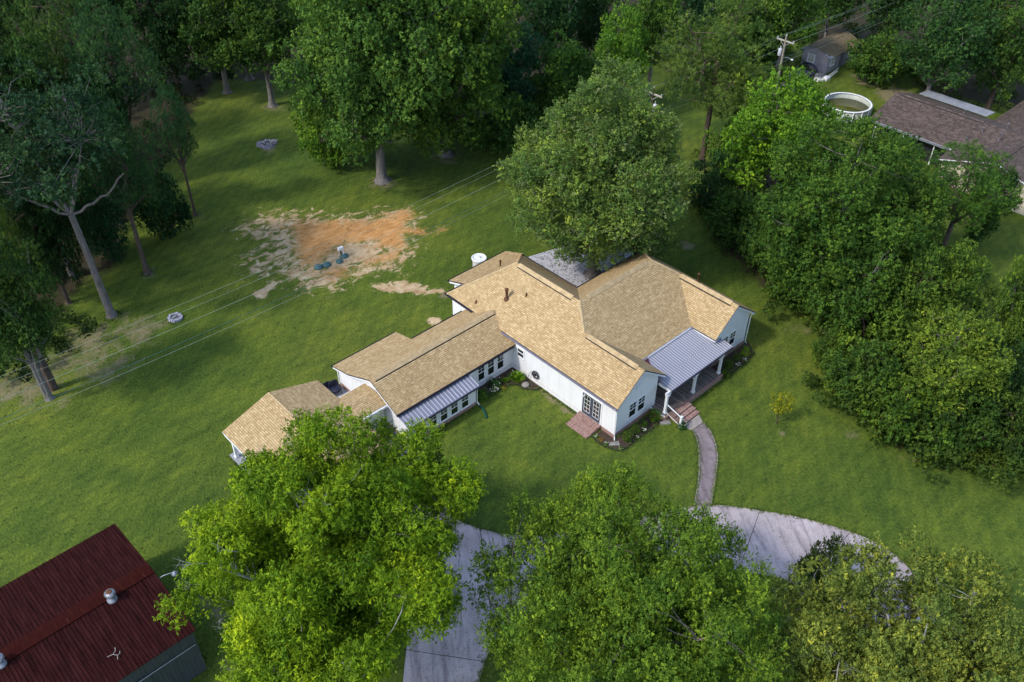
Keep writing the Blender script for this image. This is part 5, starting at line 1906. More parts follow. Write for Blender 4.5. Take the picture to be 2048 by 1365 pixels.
# generic woodland kinds
make_proto('broad1', 'leaf', 'bark_grey', .34, 4.0, (0, 0, 8.2), 5.0, 5.2, 190, 270, 1.1, .23, .15, 11, limbs=7, n_twig=60, lobes=12, boughs=34, bough_r=1.45, bough_z=.65)
make_proto('broad2', 'leaf', 'bark_grey', .32, 3.6, (0, 0, 7.6), 5.0, 5.6, 210, 260, 1.0, .22, .14, 23, limbs=7, n_twig=60, lobes=16, lobe_amp=.42, boughs=38, bough_r=1.3, bough_z=.8)
make_proto('broad3', 'leaf', 'bark_brown', .30, 3.0, (0, 0, 6.6), 5.0, 5.4, 230, 250, .95, .215, .13, 37, limbs=8, n_twig=60, lobes=14, bottom=.95, lobe_amp=.38, boughs=44, bough_r=1.2, bough_z=.9)
make_proto('open1', 'leaf', 'bark_pale', .28, 5.0, (0, 0, 9.2), 5.0, 4.6, 130, 190, 1.0, .25, .16, 51, limbs=8, twig=.03, n_twig=110, stray=5, lobes=12, lobe_amp=.5, inner=.35)
make_proto('pine1', 'leaf', 'bark_brown', .26, 7.0, (0, 0, 10.2), 4.2, 5.6, 170, 230, .80, .27, .045, 61, limbs=9, twig=.03, n_twig=80, rnd_n=.75, up=.1, zflat=.8, lobe_amp=.5, inner=.4, tall=True, spray=.3, droop=-.3)
make_proto('pine_open', 'leaf', 'bark_brown', .22, 12.0, (0, 0, 10.5), 4.4, 7.2, 150, 300, .85, .30, .045, 67, limbs=14, twig=.03, n_twig=120, rnd_n=.8, up=.05, zflat=1.0, tip_bias=.8, lobe_amp=.5, inner=.55, tall=True, stray=5, spray=.4, droop=-.4)
make_proto('bush1', 'leaf', 'bark_brown', .12, .8, (0, 0, 2.6), 3.0, 2.6, 100, 190, .80, .22, .14, 71, limbs=5, n_twig=30, bottom=.95, lobe_amp=.35)
make_proto('bush2', 'leaf', 'bark_brown', .12, .8, (0, 0, 2.4), 3.0, 2.5, 110, 180, .72, .21, .12, 83, limbs=5, n_twig=30, bottom=.95, lobe_amp=.45, tip_bias=.6, lobes=14)
# the large single trees nearest the camera or the house get crowns of their own
make_proto('pecan', 'leaf', 'bark_pale', .42, 4.2, (0, 0, 9.2), 8.4, 5.4, 560, 660, 1.05, .235, .072, 101, limbs=24, twig=.022, n_twig=330, stray=26, lobes=26, lobe_amp=.42, inner=.30, boughs=52, bough_r=1.7, bough_z=.45, core=.22, droop=.5, up=.55, rnd_n=.42, bottom=.8, zflat=.6, spray=.5)
make_proto('elm', 'leaf', 'bark_grey', .45, 3.6, (0, 0, 8.0), 8.6, 6.0, 820, 560, .95, .15, .078, 113, limbs=11, twig=.02, n_twig=160, lobes=24, lobe_amp=.28, inner=.22, boughs=110, bough_r=1.3, bough_z=1.25, core=.4, droop=-.3, up=.35, rnd_n=.5, bottom=.9, tip_bias=.8, zflat=.9, spray=.38)
make_proto('oak', 'leaf', 'bark_pale', .42, 3.8, (0, 0, 7.6), 8.6, 5.2, 580, 560, 1.0, .19, .085, 127, limbs=22, twig=.022, n_twig=240, stray=8, lobes=24, lobe_amp=.40, inner=.28, boughs=75, bough_r=1.4, bough_z=.9, core=.35, droop=.15, up=.5, rnd_n=.5, bottom=.85, tip_bias=.5, spray=.4)
make_proto('maple', 'leaf_silver', 'bark_grey', .48, 3.8, (0, 0, 9.9), 6.9, 9.4, 820, 520, 1.0, .185, .105, 139, limbs=12, twig=.025, n_twig=130, lobes=22, lobe_amp=.30, inner=.22, boughs=100, bough_r=1.15, bough_z=1.6, core=.4, taper_top=.56, droop=.1, up=.35, rnd_n=.5, bottom=.85, tip_bias=.8, tall=True, spray=.5)
make_proto('willow', 'leaf', 'bark_grey', .45, 3.2, (0, 0, 9.0), 7.4, 8.0, 640, 360, 1.05, .225, .125, 151, limbs=11, twig=.025, n_twig=150, stray=8, lobes=26, lobe_amp=.38, inner=.25, boughs=80, bough_r=1.5, bough_z=.75, core=.3, droop=.2, up=.4, bottom=.95, tip_bias=.4)
make_proto('lofty', 'leaf', 'bark_grey', .5, 4.6, (0, 0, 10.6), 7.0, 8.6, 680, 340, 1.05, .23, .13, 157, limbs=11, twig=.025, n_twig=150, stray=8, lobes=26, lobe_amp=.38, inner=.25, boughs=80, bough_r=1.5, bough_z=.75, core=.3, droop=.2, up=.4, bottom=.84, tip_bias=.4)
make_proto('young', 'leaf', 'bark_brown', .045, .5, (0, 0, 1.75), .95, 1.5, 34, 90, .26, .13, .05, 163, limbs=5, twig=.008, n_twig=30, lobes=8, lobe_amp=.5, tall=True, inner=.5, tip_bias=.5, spray=.2)
make_proto('boxwood', 'leaf', 'bark_brown', .05, .15, (0, 0, .52), .55, .46, 90, 90, .12, .05, .03, 171, limbs=4, twig=.006, n_twig=10, lobes=4, lobe_amp=.1, inner=.15, bottom=.95, zflat=1.0, spray=.06)

T = tree_px
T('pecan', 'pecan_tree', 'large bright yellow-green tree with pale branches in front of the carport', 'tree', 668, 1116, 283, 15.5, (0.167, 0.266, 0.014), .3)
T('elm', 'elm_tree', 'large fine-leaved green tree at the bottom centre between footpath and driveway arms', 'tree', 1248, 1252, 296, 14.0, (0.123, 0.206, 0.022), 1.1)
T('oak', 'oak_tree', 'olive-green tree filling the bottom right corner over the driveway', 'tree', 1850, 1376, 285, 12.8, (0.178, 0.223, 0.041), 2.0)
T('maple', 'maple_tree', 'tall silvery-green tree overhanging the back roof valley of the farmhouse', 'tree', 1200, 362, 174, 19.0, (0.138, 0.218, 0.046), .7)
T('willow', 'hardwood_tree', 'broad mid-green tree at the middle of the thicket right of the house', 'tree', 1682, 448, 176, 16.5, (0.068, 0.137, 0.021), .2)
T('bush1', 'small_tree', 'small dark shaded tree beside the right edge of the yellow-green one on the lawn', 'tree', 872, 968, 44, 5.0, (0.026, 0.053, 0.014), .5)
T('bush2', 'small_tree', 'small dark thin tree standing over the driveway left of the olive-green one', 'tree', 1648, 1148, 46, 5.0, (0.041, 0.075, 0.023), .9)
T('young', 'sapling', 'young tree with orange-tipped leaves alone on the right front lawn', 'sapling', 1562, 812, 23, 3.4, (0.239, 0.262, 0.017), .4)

# right-hand thicket
RT = [
 ('broad1', 1985, 385, 50, 8.0, (.040, .085, .020), 'small green tree in front of the cream brick wall', 1.7),
 ('broad2', 1560, 275, 118, 14.5, (0.126, 0.251, 0.022), 'bright green tree between the pool and the silvery-green tree', 0.2),
 ('pine1', 1928, 380, 98, 12.5, (0.070, 0.156, 0.023), 'dark tufted pine in front of the brown-roofed house', 1.0),
 ('broad3', 1855, 590, 98, 10.5, (0.087, 0.156, 0.023), 'mid-green tree below the tufted pine in the thicket', 2.1),
 ('broad2', 1900, 725, 100, 9.5, (0.149, 0.222, 0.029), 'yellow-green rounded tree in the middle of the lower thicket', 0.9),
 ('broad1', 2046, 620, 60, 13.0, (0.087, 0.152, 0.023), 'tree cut by the right edge below the cream brick wall', 0.1),
 ('bush1', 1735, 655, 80, 6.5, (0.091, 0.163, 0.023), 'bushy low tree at the lawn edge level with the porch', 1.9),
 ('bush2', 1722, 755, 66, 5.0, (0.077, 0.144, 0.023), 'low leafy tree at the lawn edge, nearest the orange-tipped sapling', .4),
 ('bush1', 1815, 825, 80, 5.0, (0.074, 0.140, 0.019), 'low tree at the lowest point of the thicket edge', 2.9),
 ('bush2', 1915, 845, 68, 5.0, (0.047, 0.099, 0.018), 'dark low tree right of the thicket edge low point', .9),
 ('bush1', 2030, 850, 62, 5.5, (0.047, 0.091, 0.018), 'dark low tree in the right edge above the lower lawn', 1.3),
 ('bush2', 1985, 760, 66, 6.0, (0.038, 0.088, 0.025), 'dark bluish tree right of the yellow-green rounded tree', 2.3),
 ('bush1', 1610, 555, 68, 6.0, (0.066, 0.133, 0.019), 'leafy tree at the lawn edge right of the far roof corner', .6),
 ('bush2', 1555, 490, 62, 6.0, (0.047, 0.102, 0.018), 'dark green tree at the lawn edge behind the right roof', 1.6),
 ('bush1', 1470, 440, 58, 5.5, (0.053, 0.117, 0.023), 'dark undergrowth tree just right of the silvery-green tree', 2.6),
 ('bush2', 1430, 375, 50, 6.0, (0.035, 0.085, 0.027), 'bluish dark tree behind the right side of the silvery-green tree', .1),
 ('broad3', 1680, 560, 90, 10.0, (0.074, 0.144, 0.023), 'green tree overhanging the lawn edge beneath the broad thicket tree', .8),
 ('broad1', 1800, 480, 80, 12.0, (0.077, 0.140, 0.023), 'dark green tree between the broad tree and the tufted pine', 1.8),
 ('bush2', 1660, 705, 30, 3.5, (0.087, 0.156, 0.023), 'small bush at the leftmost corner of the lower thicket edge', .7),
 ('bush1', 1965, 440, 26, 6.0, (0.047, 0.102, 0.025), 'bushy tree between the tufted pine and the cream brick wall', .7),
 ('bush1', 1480, 300, 55, 7.0, (0.091, 0.182, 0.026), 'green bush left of the bright green tree below the pale pine', .7),
]
for k, cx, cy, hw, H, col, lab, rot in RT:
    T(k, 'thicket_tree', lab, 'tree', cx, cy, hw, H, col, rot, 'trees of the right-hand thicket')

# far side, left to right
b_pale = gp(1402, 335)
place('pine_open', 'pine_tree', 'thin pale-green pine with bare branches left of the utility pole', 'tree', b_pale[:2], 19.0, 6.2, (0.100, 0.161, 0.031), .4)
FT = [
 ('broad2', 1240, 112, 62, 13.0, (0.124, 0.249, 0.029), 'bright green tree rising behind the top of the silvery-green tree', .5),
 ('broad1', 1130, 150, 70, 11.0, (0.068, 0.148, 0.025), 'mid-green tree left of the bright one behind the silvery-green tree', 1.5),
 ('broad3', 1015, 150, 75, 12.0, (0.038, 0.110, 0.053), 'bluish dark tree between the two groups at the top centre', 2.5),
 ('bush1', 1010, 250, 66, 6.0, (0.056, 0.123, 0.025), 'dark bush at the lawn edge left of the silvery-green tree', .5),
 ('bush2', 1085, 215, 50, 6.0, (0.060, 0.127, 0.021), 'bush touching the left side of the silvery-green tree top', 2.7),
 ('broad1', 1310, 55, 62, 14.0, (0.076, 0.151, 0.025), 'mid-green tree at the top edge left of the dark hut', 2.2),
 ('broad3', 1480, 50, 72, 12.0, (0.060, 0.128, 0.021), 'dark tree at the top edge above the pale pine', .2),
 ('broad1', 1575, 35, 66, 12.5, (0.068, 0.139, 0.021), 'tree behind the pale utility pole top', 1.2),
 ('broad2', 1670, -10, 62, 13.0, (0.056, 0.118, 0.025), 'dark tree behind the shed roof', 3.2),
 ('bush1', 1765, 120, 56, 6.0, (0.065, 0.134, 0.023), 'leafy bush right of the shed', .3),
 ('bush2', 1530, 85, 42, 6.0, (0.087, 0.168, 0.021), 'leafy bush left of the pale utility pole', .9),
 ('broad2', 1885, 88, 88, 14.0, (0.047, 0.110, 0.029), 'large dark tree behind the brown-roofed house, nearest its metal patio roof', 1.3),
 ('broad3', 2020, 95, 76, 14.0, (0.064, 0.128, 0.025), 'dark tree in the top right corner behind the brown-roofed house', .3),
 ('broad1', 1790, 5, 66, 13.0, (0.043, 0.095, 0.025), 'dark tree at the top edge right of the shed', .6),
 ('broad1', 1960, 10, 80, 15.0, (0.038, 0.090, 0.021), 'dark tree cut by the top edge near the right corner', .9),
 ('broad2', 1395, 25, 62, 13.0, (0.029, 0.081, 0.029), 'very dark tree at the top edge above the dark hut', 1.7),
 ('broad3', 1180, 20, 66, 14.0, (0.034, 0.085, 0.025), 'very dark tree at the top edge above the bright one', 2.7),
 ('broad2', 1095, 40, 66, 15.0, (0.029, 0.081, 0.025), 'very dark tree at the top edge right of the tall centre pair', 2.2),
]
for k, cx, cy, hw, H, col, lab, rot in FT:
    T(k, 'woodland_tree', lab, 'tree', cx, cy, hw, H, col, rot, 'trees along the far side')

b1, b2 = gp(765, 362)[:2], gp(893, 310)[:2]
place('lofty', 'hardwood_tree', 'tall bright green tree with a thick grey trunk at the top centre of the lawn', 'tree', b1, 23.5, 7.7, (0.098, 0.187, 0.035), 1.4)
place('willow', 'hardwood_tree', 'tall olive tree with pale limbs standing right behind the thick-trunked bright one', 'tree', b2, 23.5, 9.0, (0.087, 0.161, 0.025), 3.6)
T('open1', 'hardwood_tree', 'tall tree at the top edge behind the bright thick-trunked tree', 'tree', 760, 20, 90, 19.0, (0.087, 0.168, 0.021), .8)
T('bush1', 'small_tree', 'yellow-green low tree left of the thick grey trunk', 'tree', 668, 262, 62, 8.0, (0.124, 0.231, 0.023), .8)

LT = [
 ('broad1', 545, 90, 100, 15.0, (0.060, 0.118, 0.021), 'dark olive tree with a leaning trunk at the far end of the lawn', .2, (545, 212)),
 ('broad2', 430, 75, 98, 15.0, (0.051, 0.110, 0.021), 'dark olive tree left of the leaning trunk at the far lawn end', 1.2, (455, 185)),
 ('broad3', 330, 60, 80, 15.0, (0.029, 0.071, 0.021), 'very dark tree at the top edge between the pines and the olive trees', 2.2, None),
 ('pine1', 225, 135, 85, 19.0, (0.043, 0.105, 0.034), 'dark pine behind the tall grey-limbed tree', .2, None),
 ('pine1', 110, 90, 90, 19.0, (0.060, 0.116, 0.025), 'olive pine in the upper left wood', 1.2, None),
 ('broad2', 30, 60, 80, 17.0, (0.038, 0.071, 0.021), 'dark tree in the top left corner', .4, None),
 ('pine1', 300, 255, 80, 17.0, (0.034, 0.090, 0.029), 'dark pine whose brown trunk stands right of the tall grey one', 2.4, (295, 547)),
 ('pine1', 365, 300, 46, 14.0, (0.034, 0.095, 0.034), 'pine at the right front of the left wood with a pale bent trunk', 3.4, (391, 431)),
 ('bush1', 330, 412, 46, 7.5, (0.021, 0.062, 0.021), 'small black-green tree below the pines on the right side of the left wood', .4, (339, 476)),
 ('bush2', 205, 455, 42, 7.0, (0.025, 0.081, 0.034), 'small bluish tree between the grey trunk and the brown trunk', .9, None),
 ('broad1', 50, 385, 82, 15.0, (0.085, 0.133, 0.029), 'olive tree with drooping dead branches at the left edge', 2.9, None),
 ('broad3', 60, 220, 90, 17.0, (0.038, 0.085, 0.021), 'dark tree behind the olive one at the left edge', 1.9, None),
 ('broad2', 190, 300, 80, 14.0, (0.025, 0.067, 0.021), 'dark tree filling the gap behind the tall grey trunk', .9, None),
 ('broad2', 60, 620, 95, 15.0, (0.056, 0.110, 0.025), 'dark green tree at the left edge above the paired trunks', .3, (100, 797)),
 ('pine1', 5, 495, 40, 14.0, (0.095, 0.151, 0.025), 'yellowish pine tuft at the left edge', 1.1, None),
 ('broad3', 90, 480, 70, 12.0, (0.021, 0.052, 0.016), 'black-green tree deep in the left wood', 2.1, None),
 ('broad1', 190, 215, 50, 15.0, (0.029, 0.081, 0.029), 'dark tree in the left wood right behind the tall crown', 2.7, None),
 ('broad3', 610, 20, 60, 15.0, (0.034, 0.081, 0.021), 'dark tree at the top edge left of the tall bright tree', .6, None),
 ('broad1', 470, 5, 90, 16.0, (0.029, 0.067, 0.016), 'dark tree at the top edge behind the olive trees', .6, None),
 ('broad2', 200, 20, 80, 17.0, (0.029, 0.062, 0.016), 'dark tree at the top edge behind the pines', 1.6, None),
 ('broad1', -40, 250, 80, 17.0, (0.034, 0.071, 0.021), 'dark tree mostly beyond the left edge of the wood', .5, None),
]
for k, cx, cy, hw, H, col, lab, rot, bs in LT:
    T(k, 'woodland_tree', lab, 'tree', cx, cy, hw, H, col, rot, 'trees of the left wood', None if bs is None else gp(*bs)[:2])

# the tall forked tree with the long bare trunk
rg0 = np.random.default_rng(77)
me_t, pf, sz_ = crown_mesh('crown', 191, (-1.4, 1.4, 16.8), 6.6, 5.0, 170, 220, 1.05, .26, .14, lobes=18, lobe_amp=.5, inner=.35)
me_t.materials.append(M['leaf'])
tb = MB()
fork = np.array([-.35, .35, 10.2])
tb.tube([(0, 0, 0), (-.02, .02, .5), (-.1, .1, 3), (-.2, .25, 6.5), tuple(fork)], [.50, .36, .31, .28, .25], 10)
nodes = []
for tgt, r in (((-3.8, 3.4, 16.5), .11), ((-2.2, 1.6, 18.8), .12), ((1.6, -1.8, 16.8), .10), ((2.6, 3.0, 15.5), .075), ((-5.5, -.5, 15.5), .075), ((3.6, -2.6, 13.6), .09)):
    e = np.array(tgt)
    mid = fork * .45 + e * .55 + np.array([0, 0, -.8]) + rg0.normal(size=3) * .3
    pts = [(1 - t) ** 2 * fork + 2 * t * (1 - t) * mid + t * t * e + rg0.normal(size=3) * .07 * (0 < t < 1) for t in np.linspace(0, 1, 9)]
    tb.tube(pts, [r * (1 - t) ** .7 + .04 for t in np.linspace(0, 1, 9)], 7)
    nodes += pts[3:]
nodes = np.array(nodes)
for p in pf:
    j = int(np.argmin(np.linalg.norm(nodes - p, axis=1)))
    s = nodes[j]
    mid = (s + p) / 2 + rg0.normal(size=3) * .3
    tb.tube([s, mid, p], [.05, .035, .012], 4, cap=False)
for _ in range(16):
    p = pf[rg0.integers(len(pf))]
    for _k in range(4):
        e = p + np.array([rg0.normal() * .7, rg0.normal() * .7, rg0.uniform(.3, 1.1)])
        tb.tube([p, (p + e) / 2 + rg0.normal(size=3) * .15, e], [.03, .022, .01], 4, cap=False)
PROTO['tall'] = (me_t, None, 21.8, 7.0, 17.2)
tm = D.meshes.new('trunk')
tm.from_pydata(tb.v, [], tb.f)
tm.polygons.foreach_set('use_smooth', np.array(tb.sm, dtype=bool))
tm.materials.append(M['bark_grey'])
PROTO['tall'] = (me_t, tm, 21.8, 7.0, 16.4)
place('tall', 'hardwood_tree', 'tall blue-green tree on a long bare grey trunk that forks high up, left lawn edge', 'tree', gp(224, 632)[:2], 21.8, 7.0, (0.036, 0.081, 0.035), 0)
# second trunk of the pair at the left edge
dt_ = thing('tree_stub', 'slim grey trunk standing left of the thick dark one at the left edge', 'tree trunk', (*gp(96, 798)[:2], 0))
q = gp(96, 798)[:2]
MB().tube([(q[0], q[1], 0), (q[0] - .1, q[1] + .1, 4), (q[0] - .3, q[1] + .2, 8)], [.22, .17, .12], 8).build('trunk', M['bark_grey'], dt_)
tag(MB().tube([(*gp(108, 778)[:2], 0), (gp(108, 778)[0] - .1, gp(108, 778)[1] + .2, 7)], [.34, .24], 10).build('old_trunk', M['bark_brown']), 'thick dark leaning trunk right of the slim grey one at the left edge', 'tree trunk')
tag(MB().tube([(*gp(146, 557)[:2], 0), (gp(146, 557)[0] - .1, gp(146, 557)[1] + .2, 5)], [.25, .2], 8).build('old_trunk', M['bark_grey']), 'short pale trunk glimpsed in the shade left of the tall grey trunk', 'tree trunk')

# undergrowth masses
def undergrowth(name, spots, seed, col, hmax=2.4, label=None):
    rg = np.random.default_rng(seed)
    Vs, Fs, Ts = [], [], []
    o = 0
    for (px, py, r, n) in spots:
        c = gp(px, py)
        m = n
        pc_ = np.stack([c[0] + rg.normal(0, r, m), c[1] + rg.normal(0, r, m), rg.uniform(.3, hmax, m)], 1)
        per = 60
        pid = np.repeat(np.arange(m), per)
        d = unit(rg.normal(size=(m * per, 3)) + np.array([0, 0, .4]))
        C_ = pc_[pid] + d * rg.uniform(.4, .95, (m * per, 1)) * np.array([.8, .8, .6])
        nr = unit(d * .5 + np.array([0, 0, .4]) + rg.normal(size=d.shape) * .5)
        V, Fq = leaves(rg, C_, nr, .34, .2)
        V[:, 2] = np.maximum(V[:, 2], .05)
        Vs.append(V)
        Fs.append(Fq + o)
        o += len(V)
        Ts.append(np.repeat(np.clip(rg.normal(.4, .14, m)[pid] + rg.normal(0, .12, m * per), 0, 1), 4))
    me = mesh_np(name, np.concatenate(Vs), np.concatenate(Fs), {'tint': np.concatenate(Ts)})
    me.materials.append(M['leaf'])
    ob = D.objects.new(name, me)
    COL.objects.link(ob)
    ob.color = (*col, 1)
    tag(ob, label, None, None, 'stuff')
    return ob


undergrowth('undergrowth', [(1500, 470, 2.2, 30), (1560, 540, 2.0, 26), (1620, 600, 2.0, 26), (1680, 640, 2.2, 26), (1700, 700, 2.2, 26), (1690, 770, 1.5, 22), (1740, 820, 1.6, 26), (1790, 870, 1.5, 26),
                            (1860, 905, 1.4, 26), (1930, 925, 1.4, 24), (2000, 940, 1.5, 24), (1420, 420, 2.5, 26), (1800, 700, 4, 60), (1900, 800, 4, 60), (1750, 560, 4, 60), (1980, 700, 4, 50), (2000, 850, 3, 40),
                            (1650, 480, 4, 50), (1550, 400, 4, 50), (1900, 560, 2, 16)], 3, (0.057, 0.096, 0.015), 2.2)
undergrowth('undergrowth_far', [(960, 225, 3, 40), (1000, 275, 2.2, 30), (1050, 250, 2.5, 30), (1150, 200, 3, 30), (1290, 100, 2.5, 24), (1450, 95, 3, 30), (1540, 110, 3, 30), (1680, 90, 3, 30), (1760, 140, 2, 24), (1850, 165, 2.5, 30), (1960, 190, 3, 30), (1560, 175, 1.4, 14)], 4, (0.048, 0.081, 0.014), 2.0)
undergrowth('undergrowth_left', [(20, 560, 3, 30), (60, 680, 2.5, 26), (90, 470, 4, 30), (40, 420, 4, 30), (180, 420, 3, 20), (240, 300, 3, 26), (150, 300, 4, 30), (30, 740, 1.5, 12), (330, 200, 2, 24), (420, 150, 2, 24)], 5, (0.021, 0.041, 0.010), 1.6)

# ------------------------------------------------------------------ garden shrubs and flowers
zz3 = lambda x, y: z3(x, y)
for i, (x, y, s, lab) in enumerate(((745, 1172, .58, 'round boxwood nearest the front corner of the house'), (812, 1108, .52, 'round boxwood second from the front corner'), (890, 1056, .42, 'smallest boxwood of the front bed, under the double window'), (975, 997, .70, 'largest boxwood of the front bed, beside the porch'),
                               (1580, 628, .50, 'boxwood right against the outer porch column'), (1612, 556, .58, 'boxwood second from the outer porch column'), (1680, 490, .50, 'boxwood third from the outer porch column'), (1752, 446, .60, 'boxwood at the far end of the side bed'))):
    p = gp(*z3(x, y), .45)
    s *= .70
    place('boxwood', 'boxwood_shrub', lab, 'shrub', p[:2], 1.25 * s / .55, s, (0.085, 0.165, 0.018), i * 1.3, 'round boxwoods along the front walls')


def small_plant(name, label, cat, p, R, H, n, L, W, col, upright=False, flowers=0, seed=1, group=None):
    rg = np.random.default_rng(seed)
    root = thing(name, label, cat, (p[0], p[1], 0), group)
    if upright:
        a = rg.uniform(0, 2 * math.pi, n)
        r = R * np.sqrt(rg.random(n)) * .35
        base = np.stack([r * np.cos(a), r * np.sin(a), np.full(n, .02)], 1)
        lean_ = rg.uniform(.2, 1.0, n)
        tip = np.stack([np.cos(a) * R * lean_, np.sin(a) * R * lean_, H * (1.15 - .6 * lean_)], 1)
        mid = (base + tip) / 2 + np.array([0, 0, H * .3])
        side = np.stack([-np.sin(a), np.cos(a), np.zeros(n)], 1) * W
        V = np.stack([base, mid - side, tip, mid + side], 1).reshape(-1, 3)
        Fq = np.arange(n * 4).reshape(n, 4)
    else:
        d = unit(rg.normal(size=(n, 3)))
        d[:, 2] = np.abs(d[:, 2])
        lum = 1 + .25 * np.sin(d[:, 0] * 5 + seed) * np.cos(d[:, 1] * 6)
        C_ = d * (rg.uniform(.5, 1, (n, 1)) * lum[:, None]) * np.array([R, R, H * .92]) + np.array([0, 0, .05])
        V, Fq = leaves(rg, C_, unit(d + np.array([0, 0, .4]) + rg.normal(size=(n, 3)) * .4), L, W)
        V[:, 2] = np.maximum(V[:, 2], .02)
    me = mesh_np('foliage', V, Fq, {'tint': np.repeat(np.clip(rg.normal(.5, .18, len(Fq)), 0, 1), 4)})
    me.materials.append(M['leaf'])
    o = D.objects.new('foliage', me)
    COL.objects.link(o)
    o.parent = root
    o.color = (*col, 1)
    st_ = MB()
    for k in range(4):
        t = k * 1.6
        st_.tube([(p[0], p[1], 0), (p[0] + .5 * R * math.cos(t), p[1] + .5 * R * math.sin(t), H * .6)], .012, 4)
    st_.build('stem', M['bark_brown'], root)
    if flowers:
        fm = MB()
        for k in range(flowers):
            t, r = rg.uniform(0, 6.28), R * math.sqrt(rg.random()) * .95
            z = H * (.98 - .35 * (r / R) ** 2) + .04
            c = (p[0] + r * math.cos(t), p[1] + r * math.sin(t), z)
            s = rg.uniform(.02, .038)
            fm.lathe(c, [(s * .3, -.02), (s, .0), (s * .7, .02), (s * .1, .025)], 6)
        fm.build('blossom', M['petal'], root)
    return root


P9 = lambda x, y: gp(*z9(x, y), .3)[:2]
small_plant('day_lily', 'bright green clump of long blades in the corner flower bed', 'plant', P9(1180, 300), .85, .75, 420, .3, .022, (0.137, 0.263, 0.017), True, 5, 1)
small_plant('day_lily', 'small green clump left of the large bladed clump', 'plant', P9(915, 330), .4, .4, 160, .3, .02, (0.127, 0.245, 0.017), True, 0, 2)
small_plant('rose_bush', 'dark green rose bush in the middle of the corner bed', 'shrub', P9(700, 430), .6, .75, 700, .12, .08, (0.030, 0.072, 0.026), False, 5, 3)
small_plant('rose_bush', 'white-flowered rose at the lawn side of the corner bed', 'shrub', P9(665, 575), .38, .45, 260, .1, .07, (0.067, 0.120, 0.026), False, 24, 4)
small_plant('rose_bush', 'thin grey-green rose with pale blooms against the wing wall', 'shrub', gp(*z9(600, 330), .5)[:2], .42, .9, 240, .09, .06, (0.083, 0.120, 0.058), False, 12, 5)
small_plant('azalea_shrub', 'rounded mid-green shrub beside the sunroom corner', 'shrub', P9(390, 680), .72, .8, 1100, .1, .06, (0.060, 0.128, 0.018), False, 0, 6)
small_plant('groundcover_plant', 'yellowish low plant between the rose bushes and the edging', 'plant', P9(880, 470), .3, .25, 160, .1, .06, (0.200, 0.193, 0.028), False, 0, 7)
small_plant('rose_bush', 'white-flowered rose at the foot of the porch stair rail', 'shrub', gp(*z3(1215, 1068), .3)[:2], .42, .7, 420, .1, .07, (0.030, 0.080, 0.023), False, 14, 8)
for i, (x, y, R_p, fl, lab) in enumerate(((670, 1035, .2, 6, 'small white-flowered plant by the side door steps'), (850, 1160, .2, 5, 'small white-flowered plant near the splash block'), (750, 1085, .25, 0, 'small brownish plant between the steps and the splash block'),
                                     (1520, 920, .22, 14, 'white flowers between two boxwoods of the front bed'), (1400, 1060, .15, 5, 'small white flowers at the edging of the front bed'), (1110, 1250, .2, 3, 'low flowers at the rounded end of the front bed'))):
    small_plant('flower_clump', lab, 'flowers', gp(*z6(x, y), .1)[:2], R_p, .25, 90, .08, .05, (0.255, 0.158, 0.042) if i == 2 else (0.091, 0.175, 0.028), False, fl, 20 + i, 'flower clumps in the front bed')
for i, (x, y) in enumerate(((1690, 555), (1745, 515))):
    small_plant('flower_clump', ('pale flowers at the edging of the side bed, nearer the porch', 'pale flowers at the edging of the side bed, farther from the porch')[i], 'flowers', gp(*z3(x, y), .1)[:2], .25, .22, 90, .08, .05, (0.146, 0.175, 0.056), False, 12, 30 + i)

# tufts of longer grass along edges, and leaf litter under the crowns
def scatter_line(pts, n, spread, rg):
    P = np.array([np.asarray(p, float)[:2] for p in pts])
    d = np.linalg.norm(P[1:] - P[:-1], axis=1)
    cs = np.concatenate([[0], np.cumsum(d)])
    t = rg.uniform(0, cs[-1], n)
    i = np.clip(np.searchsorted(cs, t) - 1, 0, len(d) - 1)
    q = P[i] + (P[i + 1] - P[i]) * ((t - cs[i]) / d[i])[:, None]
    return q + rg.normal(0, spread, (n, 2))


rg = np.random.default_rng(9)
lines = [([gp(*p) for p in drive_up], 1500, .10), ([gp(*p) for p in drive_lo], 900, .12), ([gp(*p) for p in wl], 350, .07), ([gp(*p) for p in wr], 350, .07), (list(bedA_edge), 200, .08), (list(bedB_edge), 260, .08), (list(bedC_edge), 160, .08),
         ([(27.0, 39.1), (33.6, 39.1)], 160, .08), ([(38.5, 33.2), (38.5, 37.0)], 120, .08), ([(43.5, 27.9), (45.5, 27.9), (50, 27.95)], 120, .06), ([(55.05, 29.8), (55.05, 41.0)], 200, .1), ([(27.0, 48.4), (33, 48.4)], 120, .1),
         ([(33.6, 46.2), (38.5, 46.2), (38.5, 48.6)], 120, .1), ([(16.9, 47.5), (24, 47.5)], 150, .08), ([(16.7, 37.8), (16.7, 47.4)], 160, .08), ([(7.35, 33), (7.35, 43.2)], 160, .12), ([(-2, 32.9), (7.2, 32.9)], 160, .1)]
TP = [scatter_line(a, n, sp, rg) for a, n, sp in lines]
for c, r, n in ((gp(765, 362), 1.0, 90), (gp(893, 310), 1.0, 90), (gp(224, 632), .7, 90), (gp(351, 638), .65, 60), (gp(1563, 851), .35, 40), (gp(1308, 240, 0), .4, 10), (gp(295, 547), .5, 60), (gp(545, 212), .6, 50), (gp(391, 431), .5, 50), ((46, 52.9), .8, 70)):
    a = rg.uniform(0, 6.28, n)
    TP.append(np.stack([c[0] + r * np.cos(a), c[1] + r * np.sin(a)], 1) + rg.normal(0, .12, (n, 2)))
